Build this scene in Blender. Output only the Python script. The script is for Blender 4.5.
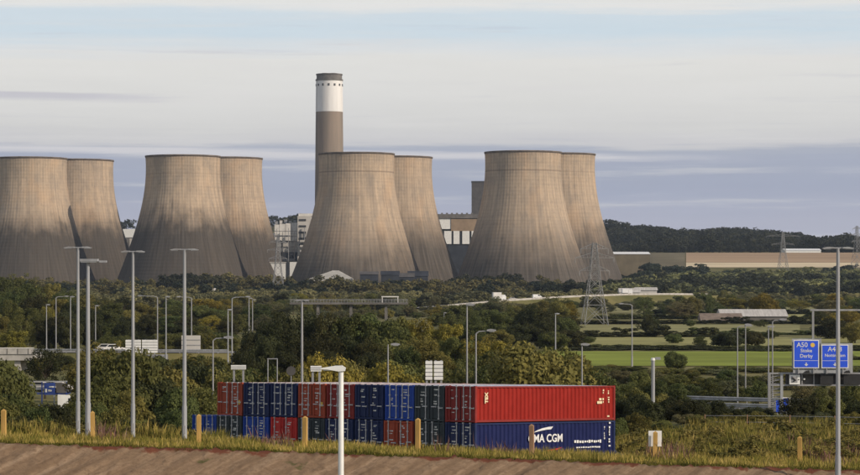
import bpy, math, random
import numpy as np
from mathutils import Vector, Matrix

for _o in list(bpy.data.objects):
    bpy.data.objects.remove(_o)
scene = bpy.context.scene
col = scene.collection
rnd = random.Random(7)
rng = np.random.default_rng(11)
R = math.radians

# ------------------------------------------------------------------ camera
CAMZ = 16.0          # eye height above the valley floor
F = 2400.0           # focal length in photo pixels (photo is 860 wide)
HOR = 275.0          # photo row of the horizon
cam = bpy.data.cameras.new('camera')
cam.sensor_width = 36.0
cam.lens = 36.0 * F / 860.0
cam.shift_y = (HOR - 237.5) / 860.0
cam.clip_start = 1.0
cam.clip_end = 30000.0
camo = bpy.data.objects.new('camera', cam)
camo.location = (0, 0, CAMZ)
camo.rotation_euler = (R(90), 0, 0)
col.objects.link(camo)
scene.camera = camo

# ------------------------------------------------------------------ light
SUN_AZ, SUN_EL = 60.0, 27.0       # degrees right of straight behind the camera, and up
to_sun = Vector((math.sin(R(SUN_AZ)) * math.cos(R(SUN_EL)), -math.cos(R(SUN_AZ)) * math.cos(R(SUN_EL)), math.sin(R(SUN_EL))))
sl = bpy.data.lights.new('sun', 'SUN')
sl.energy = 3.5
sl.angle = R(0.6)
sl.color = (1.0, 0.86, 0.70)
slo = bpy.data.objects.new('sun', sl)
slo.rotation_euler = to_sun.to_track_quat('Z', 'Y').to_euler()
slo.location = to_sun * 500
col.objects.link(slo)

scene.view_settings.view_transform = 'Standard'
scene.view_settings.look = 'None'
scene.view_settings.exposure = 0.0
scene.view_settings.gamma = 1.0
scene.view_settings.use_curve_mapping = False
scene.render.engine = 'CYCLES'
HAZE = 4.3e-5        # scattering per metre of the valley air
scene.cycles.max_bounces = 6
scene.cycles.transparent_max_bounces = 8


def s2l(c):
    return tuple(((v / 255) / 12.92 if v / 255 <= 0.04045 else ((v / 255 + 0.055) / 1.055) ** 2.4) for v in c) + (1.0,)


class NT:
    """tiny node-tree helper"""
    def __init__(s, tree):
        s.t = tree
        s.t.nodes.clear()

    def n(s, typ, **kw):
        nd = s.t.nodes.new(typ)
        for k, v in kw.items():
            if k.startswith('_'):
                setattr(nd, k[1:], v)
            else:
                key = int(k[1:]) if k[0] == 'i' and k[1:].isdigit() else k.replace('__', ' ')
                s.set(nd.inputs[key], v)
        return nd

    def set(s, sock, v):
        if isinstance(v, bpy.types.NodeSocket):
            s.t.links.new(v, sock)
        elif isinstance(v, bpy.types.Node):
            s.t.links.new(v.outputs[0], sock)
        else:
            sock.default_value = v

    def m(s, op, a, b=0.0, c=0.0, clamp=False):
        nd = s.t.nodes.new('ShaderNodeMath')
        nd.operation = op
        nd.use_clamp = clamp
        for i, v in enumerate((a, b, c)):
            s.set(nd.inputs[i], v)
        return nd.outputs[0]

    def mix(s, f, a, b, blend='MIX'):
        nd = s.t.nodes.new('ShaderNodeMix')
        nd.data_type = 'RGBA'
        nd.blend_type = blend
        s.set(nd.inputs[0], f)
        s.set(nd.inputs[6], a)
        s.set(nd.inputs[7], b)
        return nd.outputs[2]

    def comb(s, x, y, z):
        nd = s.t.nodes.new('ShaderNodeCombineXYZ')
        for i, v in enumerate((x, y, z)):
            s.set(nd.inputs[i], v)
        return nd.outputs[0]

    def noise(s, vec, scale=1.0, detail=3.0, rough=0.5):
        nd = s.t.nodes.new('ShaderNodeTexNoise')
        s.set(nd.inputs['Vector'], vec)
        s.set(nd.inputs['Scale'], scale)
        s.set(nd.inputs['Detail'], detail)
        s.set(nd.inputs['Roughness'], rough)
        return nd.outputs[0]

    def ramp(s, f, stops, interp='LINEAR'):
        nd = s.t.nodes.new('ShaderNodeValToRGB')
        cr = nd.color_ramp
        cr.interpolation = interp
        while len(cr.elements) < len(stops):
            cr.elements.new(0.5)
        for e, (p, c) in zip(cr.elements, stops):
            e.position = p
            e.color = c if len(c) == 4 else tuple(c) + (1.0,)
        s.set(nd.inputs[0], f)
        return nd.outputs[0]

    def smooth(s, v, a, b):
        nd = s.t.nodes.new('ShaderNodeMapRange')
        nd.interpolation_type = 'SMOOTHSTEP'
        s.set(nd.inputs[0], v)
        nd.inputs[1].default_value = a
        nd.inputs[2].default_value = b
        nd.inputs[3].default_value = 0.0
        nd.inputs[4].default_value = 1.0
        return nd.outputs[0]


# sky: clear Nishita air with banks of layered cloud
world = bpy.data.worlds.new('World')
scene.world = world
world.use_nodes = True
w = NT(world.node_tree)
sky = w.n('ShaderNodeTexSky', _sky_type='NISHITA', _sun_disc=False, _sun_elevation=R(SUN_EL),
          _sun_rotation=math.atan2(to_sun.x, to_sun.y), _altitude=50.0, _air_density=1.0, _dust_density=1.5)
bg_sky = w.n('ShaderNodeBackground', Color=sky.outputs[0], Strength=0.10)
tc = w.n('ShaderNodeTexCoord')
sep = w.n('ShaderNodeSeparateXYZ', Vector=tc.outputs['Generated'])
dx, dy, dz = sep.outputs
az = w.m('ARCTAN2', dx, dy)
warp1 = w.noise(w.comb(w.m('MULTIPLY', az, 9.0), w.m('MULTIPLY', dz, 40.0), 0.3), 1.0, 5.0, 0.6)
warp2 = w.noise(w.comb(w.m('MULTIPLY', az, 9.0), w.m('MULTIPLY', dz, 260.0), 4.1), 1.0, 4.0, 0.6)
el = w.m('ADD', dz, w.m('ADD', w.m('MULTIPLY', w.m('SUBTRACT', warp1, 0.5), 0.010),
                        w.m('MULTIPLY', w.m('SUBTRACT', warp2, 0.5), 0.010)))


def E(y):
    return ((HOR - y) / F) / 0.14


bands = [(0.0, (182, 184, 197)), (E(222), (182, 184, 200)), (E(190), (169, 175, 194)), (E(160), (171, 177, 194)),
         (E(151), (178, 183, 196)), (E(144), (208, 207, 209)), (E(128), (217, 216, 214)), (E(105), (223, 222, 219)), (E(62), (229, 228, 224)),
         (E(50), (222, 226, 228)), (E(34), (208, 222, 231)), (E(18), (211, 223, 231)), (E(8), (231, 231, 229)), (1.0, (234, 233, 230))]
band = w.ramp(w.m('DIVIDE', el, 0.14, clamp=True), [(p, s2l(c)) for p, c in bands])
# thin darker and lighter streaks inside the banks
st = w.noise(w.comb(w.m('MULTIPLY', az, 9.0), w.m('MULTIPLY', dz, 210.0), 9.0), 1.0, 5.0, 0.6)
band = w.mix(w.m('MULTIPLY', w.smooth(st, 0.56, 0.78), 0.35), band, s2l((182, 181, 196)))
st2 = w.noise(w.comb(w.m('MULTIPLY', az, 7.0), w.m('MULTIPLY', dz, 150.0), 21.0), 1.0, 6.0, 0.62)
band = w.mix(w.m('MULTIPLY', w.smooth(st2, 0.52, 0.74), 0.5), band, s2l((226, 224, 222)))
# one long bright streak under the cloud edge and a dim one higher up on the left
el2 = w.m('ADD', dz, w.m('ADD', w.m('MULTIPLY', w.m('SUBTRACT', warp2, 0.5), 0.006), w.m('MULTIPLY', az, 0.012)))


def wisp(y0, y1, a0, a1, c, k):
    e0, e1 = (HOR - y1) / F, (HOR - y0) / F
    mid, hw_ = (e0 + e1) / 2, (e1 - e0) / 2
    near_ = w.m('SUBTRACT', 1.0, w.smooth(w.m('ABSOLUTE', w.m('SUBTRACT', el2, mid)), hw_ * 0.2, hw_ * 1.6))
    side = w.m('SUBTRACT', 1.0, w.smooth(w.m('ADD', az, w.m('MULTIPLY', w.m('SUBTRACT', warp1, 0.5), 0.2)), a0, a1))
    return w.mix(w.m('MULTIPLY', w.m('MULTIPLY', near_, side), k), band, s2l(c))


band = wisp(153, 160, 0.05, 0.15, (224, 221, 222), 0.75)
band = wisp(100, 107, -0.13, -0.07, (190, 188, 200), 0.6)
puff = w.noise(w.comb(w.m('MULTIPLY', az, 14.0), w.m('MULTIPLY', dz, 110.0), 33.0), 1.0, 6.0, 0.62)
bv = w.m('ADD', 0.955, w.m('MULTIPLY', puff, 0.09))
band = w.mix(1.0, band, w.comb(bv, bv, bv), 'MULTIPLY')
bg_cloud = w.n('ShaderNodeBackground', Color=band, Strength=1.0)
# higher up the cloud breaks into patches
zc_ = w.m('MAXIMUM', dz, 0.05)
cl = w.noise(w.comb(w.m('DIVIDE', dx, zc_), w.m('DIVIDE', dy, zc_), 2.0), 0.8, 5.0, 0.55)
cover_hi = w.smooth(cl, 0.42, 0.66)
low = w.m('SUBTRACT', 1.0, w.smooth(dz, 0.13, 0.35))
cover = w.m('MAXIMUM', cover_hi, low)
msh = w.n('ShaderNodeMixShader', i0=cover, i1=bg_sky.outputs[0], i2=bg_cloud.outputs[0])
w.n('ShaderNodeOutputWorld', Surface=msh.outputs[0])


# ------------------------------------------------------------------ helpers
def X_(px, d):
    return (px - 430.0) * d / F


def Z_(py, d):
    return CAMZ - (py - HOR) * d / F


def ss(a, b, x):
    t = np.clip((np.asarray(x, float) - a) / (b - a), 0, 1)
    return t * t * (3 - 2 * t)


HILL_PX = [-400, -100, 0, 130, 270, 300, 440, 560, 605, 640, 700, 740, 790, 815, 835, 860, 900, 1200]
HILL_Y = [232, 226, 224, 223, 219, 218, 222, 224, 226, 229, 234, 232, 236, 244, 247, 240, 236, 236]


def gz(X, d):
    """height of the ground at world x = X, distance d"""
    X = np.asarray(X, float)
    d = np.asarray(d, float)
    Xc = np.clip(X, -90, 90)
    zc = 5.45 - 0.0329 * Xc
    yard = 3.9 - 0.0367 * (d - 156) - 0.0058 * (Xc - 2.925)
    plat = zc - 0.02 * (d - 136)
    de = 146 + 5 * ss(0, -12, X)
    a = plat + (yard - plat) * ss(0, 1, (d - de) / 9.0)
    zr = zc + (3.9 - zc) * np.clip((d - 136) / 54.0, 0, 1)
    sR = ss(14, 22, X)
    near = a * (1 - sR) + zr * sR
    near = near * (1 - ss(192, 262, d))
    bank = 1.5 + (zc - 1.5) * np.clip((d - 124) / 12.0, 0, 1) - 0.5 * ss(124, 125, d) * ss(136, 135, d)
    z = np.where(d < 136, bank, near)
    px = 430 + X / np.maximum(d, 1) * F
    rr = ss(612, 650, px)
    right = np.interp(d, [1500, 1900, 2150, 2250, 2400, 2700], [0, 9, 19, 25.6, 38, 42])
    tower = np.interp(d, [1500, 1900, 2400, 2700], [0, 4, 10, 24])
    far = tower * (1 - rr) + right * rr
    top = CAMZ + (HOR - np.interp(px, HILL_PX, HILL_Y)) * 3300 / F - 11
    far = far + (top - far) * ss(2600, 3300, d)
    far = np.where(d > 1500, far, 0)
    return z + far


def gz1(X, d):
    return float(gz(X, d))


def mat(name, c, rough=0.75, var=0.18, scale=1.0, metal=0.0, bump=0.0, c2=None, streak=None):
    m_ = bpy.data.materials.new(name)
    m_.use_nodes = True
    t = NT(m_.node_tree)
    co = t.n('ShaderNodeTexCoord').outputs['Object']
    v = co
    if streak:
        mp = t.n('ShaderNodeMapping', Vector=co, Scale=streak)
        v = mp.outputs[0]
    f = t.noise(v, scale, 5.0, 0.6)
    c = tuple(c) + (1.0,)
    hi = tuple(min(1, x * (1 + var)) for x in c[:3]) + (1.0,)
    lo = tuple(x * (1 - var) for x in c[:3]) + (1.0,)
    if c2:
        hi = tuple(c2) + (1.0,)
        lo = c
    colr = t.mix(t.smooth(f, 0.32, 0.68), lo, hi)
    bs = t.n('ShaderNodeBsdfPrincipled', Base__Color=colr, Roughness=rough, Metallic=metal)
    bs.inputs['Specular IOR Level'].default_value = 0.5 if rough < 0.7 else 0.08
    if bump:
        b = t.n('ShaderNodeBump', Height=f, Strength=bump, Distance=0.05)
        t.set(bs.inputs['Normal'], b.outputs[0])
    t.n('ShaderNodeOutputMaterial', Surface=bs.outputs[0])
    return m_


def leaf_mat(name, c, c2, trans=0.25, big=0.0):
    m_ = bpy.data.materials.new(name)
    m_.use_nodes = True
    t = NT(m_.node_tree)
    geo = t.n('ShaderNodeNewGeometry')
    oi = t.n('ShaderNodeObjectInfo')
    co = t.n('ShaderNodeTexCoord').outputs['Object']
    f = t.noise(co, 2.2, 2.0, 0.5)
    if big:
        f2 = t.noise(co, big, 3.0, 0.7)
        k = t.m('ADD', t.m('MULTIPLY', geo.outputs['Random Per Island'], 0.30), t.m('MULTIPLY', t.smooth(f2, 0.34, 0.66), 0.70))
    else:
        k = t.m('ADD', t.m('MULTIPLY', geo.outputs['Random Per Island'], 0.45), t.m('MULTIPLY', t.smooth(f, 0.3, 0.7), 0.55))
    base = t.mix(k, tuple(c) + (1,), tuple(c2) + (1,))
    # each plant leans a little greener, browner, lighter or darker
    r1 = oi.outputs['Random']
    r2 = t.m('FRACT', t.m('MULTIPLY', r1, 7.31))
    br = t.m('ADD', 0.68, t.m('MULTIPLY', r1, 0.66))
    hs = t.m('MULTIPLY', t.m('SUBTRACT', r2, 0.5), 0.24)
    base = t.mix(1.0, base, t.comb(t.m('MULTIPLY', br, t.m('ADD', 1.0, hs)), br, t.m('MULTIPLY', br, t.m('SUBTRACT', 1.0, t.m('MULTIPLY', hs, 0.5)))), 'MULTIPLY')
    d1 = t.n('ShaderNodeBsdfPrincipled', Base__Color=base, Roughness=0.65)
    d1.inputs['Specular IOR Level'].default_value = 0.1
    d2 = t.n('ShaderNodeBsdfTranslucent', Color=base)
    mx = t.n('ShaderNodeMixShader', i0=trans, i1=d1.outputs[0], i2=d2.outputs[0])
    t.n('ShaderNodeOutputMaterial', Surface=mx.outputs[0])
    return m_


class MB:
    """collects boxes, bars, tubes and polygons for ONE mesh"""
    def __init__(s):
        s.v, s.f = [], []

    def add(s, vs, fs):
        k = len(s.v)
        s.v += [tuple(x) for x in vs]
        s.f += [tuple(i + k for i in f) for f in fs]
        return s

    def box(s, x0, x1, y0, y1, z0, z1):
        return s.add([(x0, y0, z0), (x1, y0, z0), (x1, y1, z0), (x0, y1, z0), (x0, y0, z1), (x1, y0, z1), (x1, y1, z1), (x0, y1, z1)],
                     [(0, 3, 2, 1), (4, 5, 6, 7), (0, 1, 5, 4), (1, 2, 6, 5), (2, 3, 7, 6), (3, 0, 4, 7)])

    def tube(s, p0, p1, r0, r1=None, n=6):
        r1 = r0 if r1 is None else r1
        p0, p1 = Vector(p0), Vector(p1)
        ax = (p1 - p0).normalized()
        u = ax.cross(Vector((0, 0, 1)) if abs(ax.z) < 0.9 else Vector((1, 0, 0))).normalized()
        v = ax.cross(u)
        ring = lambda p, r: [p + (u * math.cos(2 * math.pi * i / n) + v * math.sin(2 * math.pi * i / n)) * r for i in range(n)]
        vs = ring(p0, r0) + ring(p1, r1)
        fs = [(i, (i + 1) % n, n + (i + 1) % n, n + i) for i in range(n)]
        fs += [tuple(range(n))[::-1], tuple(range(n, 2 * n))]
        return s.add(vs, fs)

    def prism(s, poly, y0, y1):
        """poly in the x-z plane, extruded along y"""
        n = len(poly)
        vs = [(x, y0, z) for x, z in poly] + [(x, y1, z) for x, z in poly]
        fs = [tuple(range(n)), tuple(range(n, 2 * n))[::-1]] + [(i, n + i, n + (i + 1) % n, (i + 1) % n) for i in range(n)]
        return s.add(vs, fs)

    def mesh(s, name):
        me = bpy.data.meshes.new(name)
        me.from_pydata(s.v, [], s.f)
        me.update()
        return me

    def build(s, name, m, parent=None, smooth=False):
        return link(name, s.mesh(name), m, parent, smooth)


def link(name, me, m=None, parent=None, smooth=False):
    o = bpy.data.objects.new(name, me)
    if m is not None:
        if len(me.materials) == 0:
            me.materials.append(m)
        else:
            o.material_slots[0].link = 'OBJECT'
            o.material_slots[0].material = m
    if smooth:
        me.polygons.foreach_set('use_smooth', [True] * len(me.polygons))
    col.objects.link(o)
    if parent is not None:
        o.parent = parent
    return o


def tag(o, label=None, cat=None, group=None, kind=None):
    if label:
        o['label'] = label
    if cat:
        o['category'] = cat
    if group:
        o['group'] = group
    if kind:
        o['kind'] = kind
    return o


def thing(name, label, cat, loc=(0, 0, 0), rz=0.0, group=None):
    o = bpy.data.objects.new(name, None)
    o.empty_display_size = 0.2
    o.location = loc
    o.rotation_euler = (0, 0, rz)
    col.objects.link(o)
    return tag(o, label, cat, group)


def text_mesh(s, size, thick=0.004, bold=0.0):
    cu = bpy.data.curves.new('lettering', 'FONT')
    cu.body = s
    cu.size = size
    cu.align_x = 'CENTER'
    cu.align_y = 'CENTER'
    cu.extrude = thick
    cu.offset = bold
    cu.resolution_u = 3
    o = bpy.data.objects.new('lettering', cu)
    col.objects.link(o)
    dg = bpy.context.evaluated_depsgraph_get()
    me = bpy.data.meshes.new_from_object(o.evaluated_get(dg))
    bpy.data.objects.remove(o)
    bpy.data.curves.remove(cu)
    me.materials.clear()
    return me


def npmesh(name, verts, nper):
    """mesh of loose polygons with nper corners each"""
    verts = np.asarray(verts, dtype=np.float32).reshape(-1, 3)
    n = len(verts) // nper
    me = bpy.data.meshes.new(name)
    me.vertices.add(len(verts))
    me.vertices.foreach_set('co', verts.ravel())
    me.loops.add(len(verts))
    me.loops.foreach_set('vertex_index', np.arange(len(verts), dtype=np.int32))
    me.polygons.add(n)
    me.polygons.foreach_set('loop_start', np.arange(0, n * nper, nper, dtype=np.int32))
    me.update(calc_edges=True)
    return me


# ------------------------------------------------------------------ materials
M = {}
M['grassland'] = mat('rough_grassland', (0.10, 0.10, 0.036), 0.95, c2=(0.19, 0.165, 0.066), scale=0.05, bump=0.2)
M['yard'] = mat('compacted_stone', (0.22, 0.20, 0.17), 0.95, 0.25, 0.6, bump=0.3)
M['field_a'] = mat('bright_pasture', (0.205, 0.24, 0.04), 0.95, 0.22, 0.06, streak=(0.4, 1.6, 1))
M['field_b'] = mat('pale_pasture', (0.27, 0.255, 0.10), 0.95, 0.28, 0.06, streak=(0.4, 1.6, 1))
M['field_c'] = mat('dry_pasture', (0.24, 0.225, 0.10), 0.95, 0.30, 0.05, streak=(0.4, 1.6, 1))
M['stubble'] = mat('harvested_stubble', (0.37, 0.26, 0.165), 0.95, 0.15, 0.02, streak=(0.15, 1, 1))
M['straw'] = mat('pale_straw', (0.58, 0.48, 0.32), 0.95, 0.15, 0.02, streak=(0.15, 1, 1))
M['darkfield'] = mat('stony_grass', (0.17, 0.145, 0.09), 0.95, 0.2, 0.02)
M['asphalt'] = mat('asphalt', (0.10, 0.10, 0.10), 0.9, 0.2, 0.3)
M['concrete'] = mat('concrete', (0.42, 0.40, 0.37), 0.9, 0.18, 0.5, bump=0.1)
M['concrete_dark'] = mat('dark_concrete', (0.16, 0.15, 0.14), 0.9, 0.2, 0.2)
M['galv'] = mat('galvanised_steel', (0.34, 0.35, 0.365), 0.6, 0.2, 1.2, metal=0.2, streak=(1, 1, 0.1))
M['galv_dull'] = mat('dull_galvanised_steel', (0.30, 0.30, 0.31), 0.6, 0.15, 1.0, metal=0.2, streak=(1, 1, 0.1))
M['steel_dark'] = mat('dark_steel', (0.045, 0.047, 0.05), 0.6, 0.2, 1.0)
M['white'] = mat('white_paint', (0.78, 0.78, 0.76), 0.5, 0.07, 1.0)
M['offwhite'] = mat('weathered_white_paint', (0.72, 0.70, 0.66), 0.7, 0.15, 0.2)
M['black'] = mat('black_plastic', (0.015, 0.015, 0.016), 0.6, 0.2, 1.0)
M['rubber'] = mat('rubber', (0.02, 0.02, 0.02), 0.9, 0.2, 1.0)
M['glass'] = mat('dark_glass', (0.03, 0.035, 0.04), 0.1, 0.1, 1.0)
M['timber'] = mat('pale_timber', (0.50, 0.31, 0.10), 0.85, 0.2, 6.0, streak=(1, 1, 0.15))
M['timber_dark'] = mat('weathered_timber', (0.33, 0.20, 0.12), 0.85, 0.2, 6.0, streak=(1, 1, 0.15))
M['signblue'] = mat('sign_blue', (0.02, 0.09, 0.72), 0.45, 0.06, 1.0)
M['lensglass'] = mat('lamp_glass', (0.55, 0.56, 0.56), 0.25, 0.05, 1.0)
M['yellow'] = mat('yellow_paint', (0.70, 0.45, 0.08), 0.6, 0.1, 1.0)
M['bark'] = mat('bark', (0.09, 0.07, 0.05), 0.95, 0.3, 3.0, bump=0.3)
M['roofgrey'] = mat('fibre_cement_roof', (0.47, 0.45, 0.42), 0.9, 0.15, 0.5, streak=(3, 0.2, 1))
M['roofbrown'] = mat('rusty_sheet_roof', (0.20, 0.16, 0.13), 0.9, 0.2, 0.5)
M['brick'] = mat('brown_cladding', (0.30, 0.22, 0.15), 0.85, 0.15, 0.1)
M['clad'] = mat('grey_cladding', (0.52, 0.50, 0.47), 0.8, 0.12, 0.1)
M['clad_dark'] = mat('dull_grey_cladding', (0.095, 0.09, 0.088), 0.8, 0.2, 0.2)
M['tentgrey'] = mat('grey_sheeting', (0.40, 0.385, 0.35), 0.85, 0.15, 0.1)
M['clad_brown'] = mat('olive_brown_cladding', (0.17, 0.145, 0.10), 0.85, 0.15, 0.1)
M['darkblue'] = mat('dark_slate_cladding', (0.042, 0.046, 0.056), 0.7, 0.25, 0.1)

LEAF = {
    'dark': leaf_mat('dark_leaves', (0.030, 0.034, 0.014), (0.064, 0.064, 0.022)),
    'mid': leaf_mat('mid_green_leaves', (0.056, 0.070, 0.022), (0.126, 0.134, 0.040)),
    'olive': leaf_mat('olive_leaves', (0.092, 0.094, 0.026), (0.188, 0.174, 0.050)),
    'yellow': leaf_mat('yellowing_leaves', (0.140, 0.122, 0.022), (0.275, 0.220, 0.042)),
    'grey': leaf_mat('grey_green_leaves', (0.092, 0.094, 0.044), (0.175, 0.165, 0.078)),
    'far': leaf_mat('distant_leaves', (0.046, 0.052, 0.028), (0.25, 0.225, 0.085), 0.25, 0.02),
    'scrub': leaf_mat('valley_scrub_leaves', (0.070, 0.074, 0.040), (0.30, 0.265, 0.11), 0.25, 0.022),
    'wood': leaf_mat('dark_wood_leaves', (0.024, 0.031, 0.020), (0.062, 0.068, 0.036), 0.25, 0.03),
}

# ------------------------------------------------------------------ ground
def grid_sheet(name, m, ds, ts, zoff=0.0, xfun=None, kind='structure', smooth=True):
    vs, fs = [], []
    D, T = np.meshgrid(ds, ts, indexing='ij')
    XX = T if xfun is None else xfun(T, D)
    ZZ = gz(XX, D) + zoff
    nx = len(ts)
    vs = np.stack([XX, D, ZZ], -1).reshape(-1, 3)
    for i in range(len(ds) - 1):
        for j in range(nx - 1):
            a = i * nx + j
            fs.append((a, a + 1, a + nx + 1, a + nx))
    me = bpy.data.meshes.new(name)
    me.from_pydata(vs.tolist(), [], fs)
    me.update()
    o = link(name, me, m, None, smooth)
    o['kind'] = kind
    return o


ds = list(np.arange(-300, 120, 60)) + list(np.arange(120, 200, 1.0)) + list(np.arange(200, 270, 4)) + list(np.arange(270, 1500, 60)) + \
    list(np.arange(1500, 3400, 30)) + [3600, 4000, 5000, 6000]
# the ground dips under the soil bank sheet so that the two never share a plane
tt = np.unique(np.concatenate([np.linspace(-1, -0.22, 26), np.linspace(-0.22, 0.22, 121), np.linspace(0.22, 1, 26)]))
g = grid_sheet('ground', M['grassland'], np.array(ds, float), tt, 0.0, lambda T, D: T * (np.maximum(D, 0) + 140))

# ploughed soil bank facing the camera, rills running diagonally down it
def soil_bank():
    xs = np.arange(-60, 60.01, 0.2)
    ks = np.linspace(0, 1, 40)
    K, XX = np.meshgrid(ks, xs, indexing='ij')
    D = 124.0 + 12.6 * K + 0.25 * np.sin(XX * 0.35) * K + 0.15 * np.sin(XX * 1.3 + 1) * K
    sl_ = XX - K * 9.0
    ph = np.cumsum(rng.normal(0, 0.18, XX.shape[1]))[None, :]
    rill = (0.035 * np.sin(sl_ * 4.1 + ph) + 0.045 * np.sin(sl_ * 1.7 + np.sin(XX * 0.21) * 2 + ph * 0.6) + 0.03 * np.sin(sl_ * 9.7 - ph)) * (0.5 + 0.5 * np.sin(XX * 0.13 + 1.0) ** 2)
    lump = rng.normal(0, 0.03, XX.shape) + 0.09 * (rng.random(XX.shape) > 0.985)
    z = 1.5 + (5.45 - 0.0329 * XX - 1.5) * np.clip((D - 124) / 12.0, 0, 1) + 0.10 + rill * np.sin(np.pi * np.clip(K * 1.0, 0, 1)) ** 0.4 + lump
    rim = np.clip((K - 0.94) / 0.06, 0, 1)
    z += 0.12 * np.sin(rim * math.pi) + rim * rng.normal(0, 0.03, XX.shape)
    z -= 0.25 * (K >= 0.999)
    nx = len(xs)
    vs = np.stack([XX, D, z], -1).reshape(-1, 3)
    fs = [(i * nx + j, i * nx + j + 1, (i + 1) * nx + j + 1, (i + 1) * nx + j) for i in range(len(ks) - 1) for j in range(nx - 1)]
    me = bpy.data.meshes.new('soil_bank')
    me.from_pydata(vs.tolist(), [], fs)
    m_ = bpy.data.materials.new('graded_soil')
    m_.use_nodes = True
    t = NT(m_.node_tree)
    co = t.n('ShaderNodeTexCoord').outputs['Object']
    sp = t.n('ShaderNodeSeparateXYZ', Vector=co)
    x, y, z_ = sp.outputs
    kk = t.m('DIVIDE', t.m('SUBTRACT', y, 124.0), 12.6)
    u = t.m('SUBTRACT', x, t.m('MULTIPLY', kk, 9.0))
    f1 = t.noise(t.comb(t.m('MULTIPLY', u, 1.1), t.m('MULTIPLY', kk, 1.2), 0.0), 1.0, 5.0, 0.65)
    f2 = t.noise(co, 3.2, 6.0, 0.78)
    c_ = t.ramp(f1, [(0.28, (0.14, 0.092, 0.057)), (0.5, (0.245, 0.165, 0.102)), (0.70, (0.38, 0.27, 0.175))])
    c_ = t.mix(t.m('MULTIPLY', t.smooth(f2, 0.45, 0.65), 0.65), c_, (0.15, 0.098, 0.062, 1))
    f3 = t.noise(co, 0.9, 4.0, 0.6)
    red = t.smooth(t.m('ADD', kk, t.m('MULTIPLY', t.m('SUBTRACT', f3, 0.5), 0.20)), 0.94, 0.97)
    c_ = t.mix(red, c_, (0.15, 0.055, 0.032, 1))
    f4 = t.noise(co, 0.35, 4.0, 0.6)
    c_ = t.mix(t.m('MULTIPLY', t.smooth(f4, 0.66, 0.72), 0.8), c_, (0.07, 0.075, 0.025, 1))
    bs = t.n('ShaderNodeBsdfPrincipled', Base__Color=c_, Roughness=0.95)
    bs.inputs['Specular IOR Level'].default_value = 0.05
    bmp = t.n('ShaderNodeBump', Height=f2, Strength=0.5, Distance=0.1)
    t.set(bs.inputs['Normal'], bmp.outputs[0])
    t.n('ShaderNodeOutputMaterial', Surface=bs.outputs[0])
    o = link('soil_bank', me, m_, None, True)
    o['kind'] = 'structure'


soil_bank()


def flat_sheet(name, m, px0, px1, d0, d1, zoff, n=14, kind='structure', skew=0.0):
    dd = np.linspace(d0, d1, max(2, int(n / 3)))
    return grid_sheet(name, m, dd, np.linspace(0, 1, n), zoff,
                      lambda T, D: X_(px0 + (px1 - px0) * T, D) + skew * (D - d0), kind)


flat_sheet('container_yard', M['yard'], 175, 655, 154, 186, 0.05, 30)
flat_sheet('green_field', M['field_a'], 540, 1000, 420, 500, 0.10)
flat_sheet('pasture_field', M['field_b'], 575, 1000, 535, 612, 0.10)
flat_sheet('dry_field', M['field_c'], 572, 800, 655, 765, 0.12)
flat_sheet('hedged_field', M['field_c'], 600, 1000, 1010, 1200, 0.14)
flat_sheet('far_field', M['field_b'], 640, 1000, 890, 970, 0.14)
dd_ = np.array([2250, 2275, 2300, 2330, 2360, 2400.])
grid_sheet('harvested_field', M['stubble'], dd_[1:], np.linspace(686, 1010, 20), 0.35, lambda T, D: X_(T, D))
grid_sheet('straw_field', M['straw'], np.array([2205., 2225, 2250, 2272]), np.linspace(686, 1010, 20), 0.35, lambda T, D: X_(T, D))
grid_sheet('stony_field', M['darkfield'], np.array([2190., 2250, 2300, 2330, 2360, 2398.]), np.linspace(590, 685, 20), 0.35, lambda T, D: X_(T, D))


def road(name, pts, width, m, zoff=0.12):
    """strip along (x, y, z) points on a grassy embankment"""
    P = [Vector(p) for p in pts]
    rv, ev, rf, ef = [], [], [], []
    for i, p in enumerate(P):
        t = P[min(len(P) - 1, i + 1)] - P[max(0, i - 1)]
        n = Vector((-t.y, t.x, 0)).normalized()
        up = Vector((0, 0, zoff))
        rv += [p + n * width / 2 + up, p - n * width / 2 + up]
        k = width / 2 + 1.0
        run = k + 2.2 * max(p.z, 0.1)
        dn = Vector((0, 0, -p.z - 0.35))
        ev += [p + n * run + dn, p + n * k + Vector((0, 0, 0.02)), p - n * k + Vector((0, 0, 0.02)), p - n * run + dn]
    for i in range(len(P) - 1):
        rf.append((2 * i, 2 * i + 2, 2 * i + 3, 2 * i + 1))
        k = 4 * i
        ef += [(k + j, k + 4 + j, k + 5 + j, k + 1 + j) for j in range(3)]
    for nm, v_, f_, mm in ((name, rv, rf, m), (name + '_embankment', ev, ef, M['grassland'])):
        me = bpy.data.meshes.new(nm)
        me.from_pydata([tuple(v) for v in v_], [], f_)
        o = link(nm, me, mm)
        o['kind'] = 'structure'


M['roadpale'] = mat('worn_road', (0.25, 0.24, 0.225), 0.9, 0.15, 0.1)
road('slip_road', [(-130, 452, 1.6), (-95, 440, 1.8), (-60, 434, 2.0), (-36, 432, 2.0), (-20, 440, 1.7), (10, 470, 1.0)], 9, M['roadpale'])
road('distant_road', [(X_(420, 1120), 1120, 0.5), (X_(455, 1150), 1150, 1.6), (X_(500, 1180), 1180, 3.2), (X_(560, 1220), 1220, 4.6), (X_(620, 1260), 1260, 5.4), (X_(660, 1280), 1280, 5.4), (X_(740, 1330), 1330, 4.5)], 12, M['roadpale'])
road('motorway', [(4, 300, 0.3), (20, 292, 0.3), (40, 280, 0.3), (62, 262, 0.3), (95, 236, 0.3)], 12, M['asphalt'])

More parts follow.
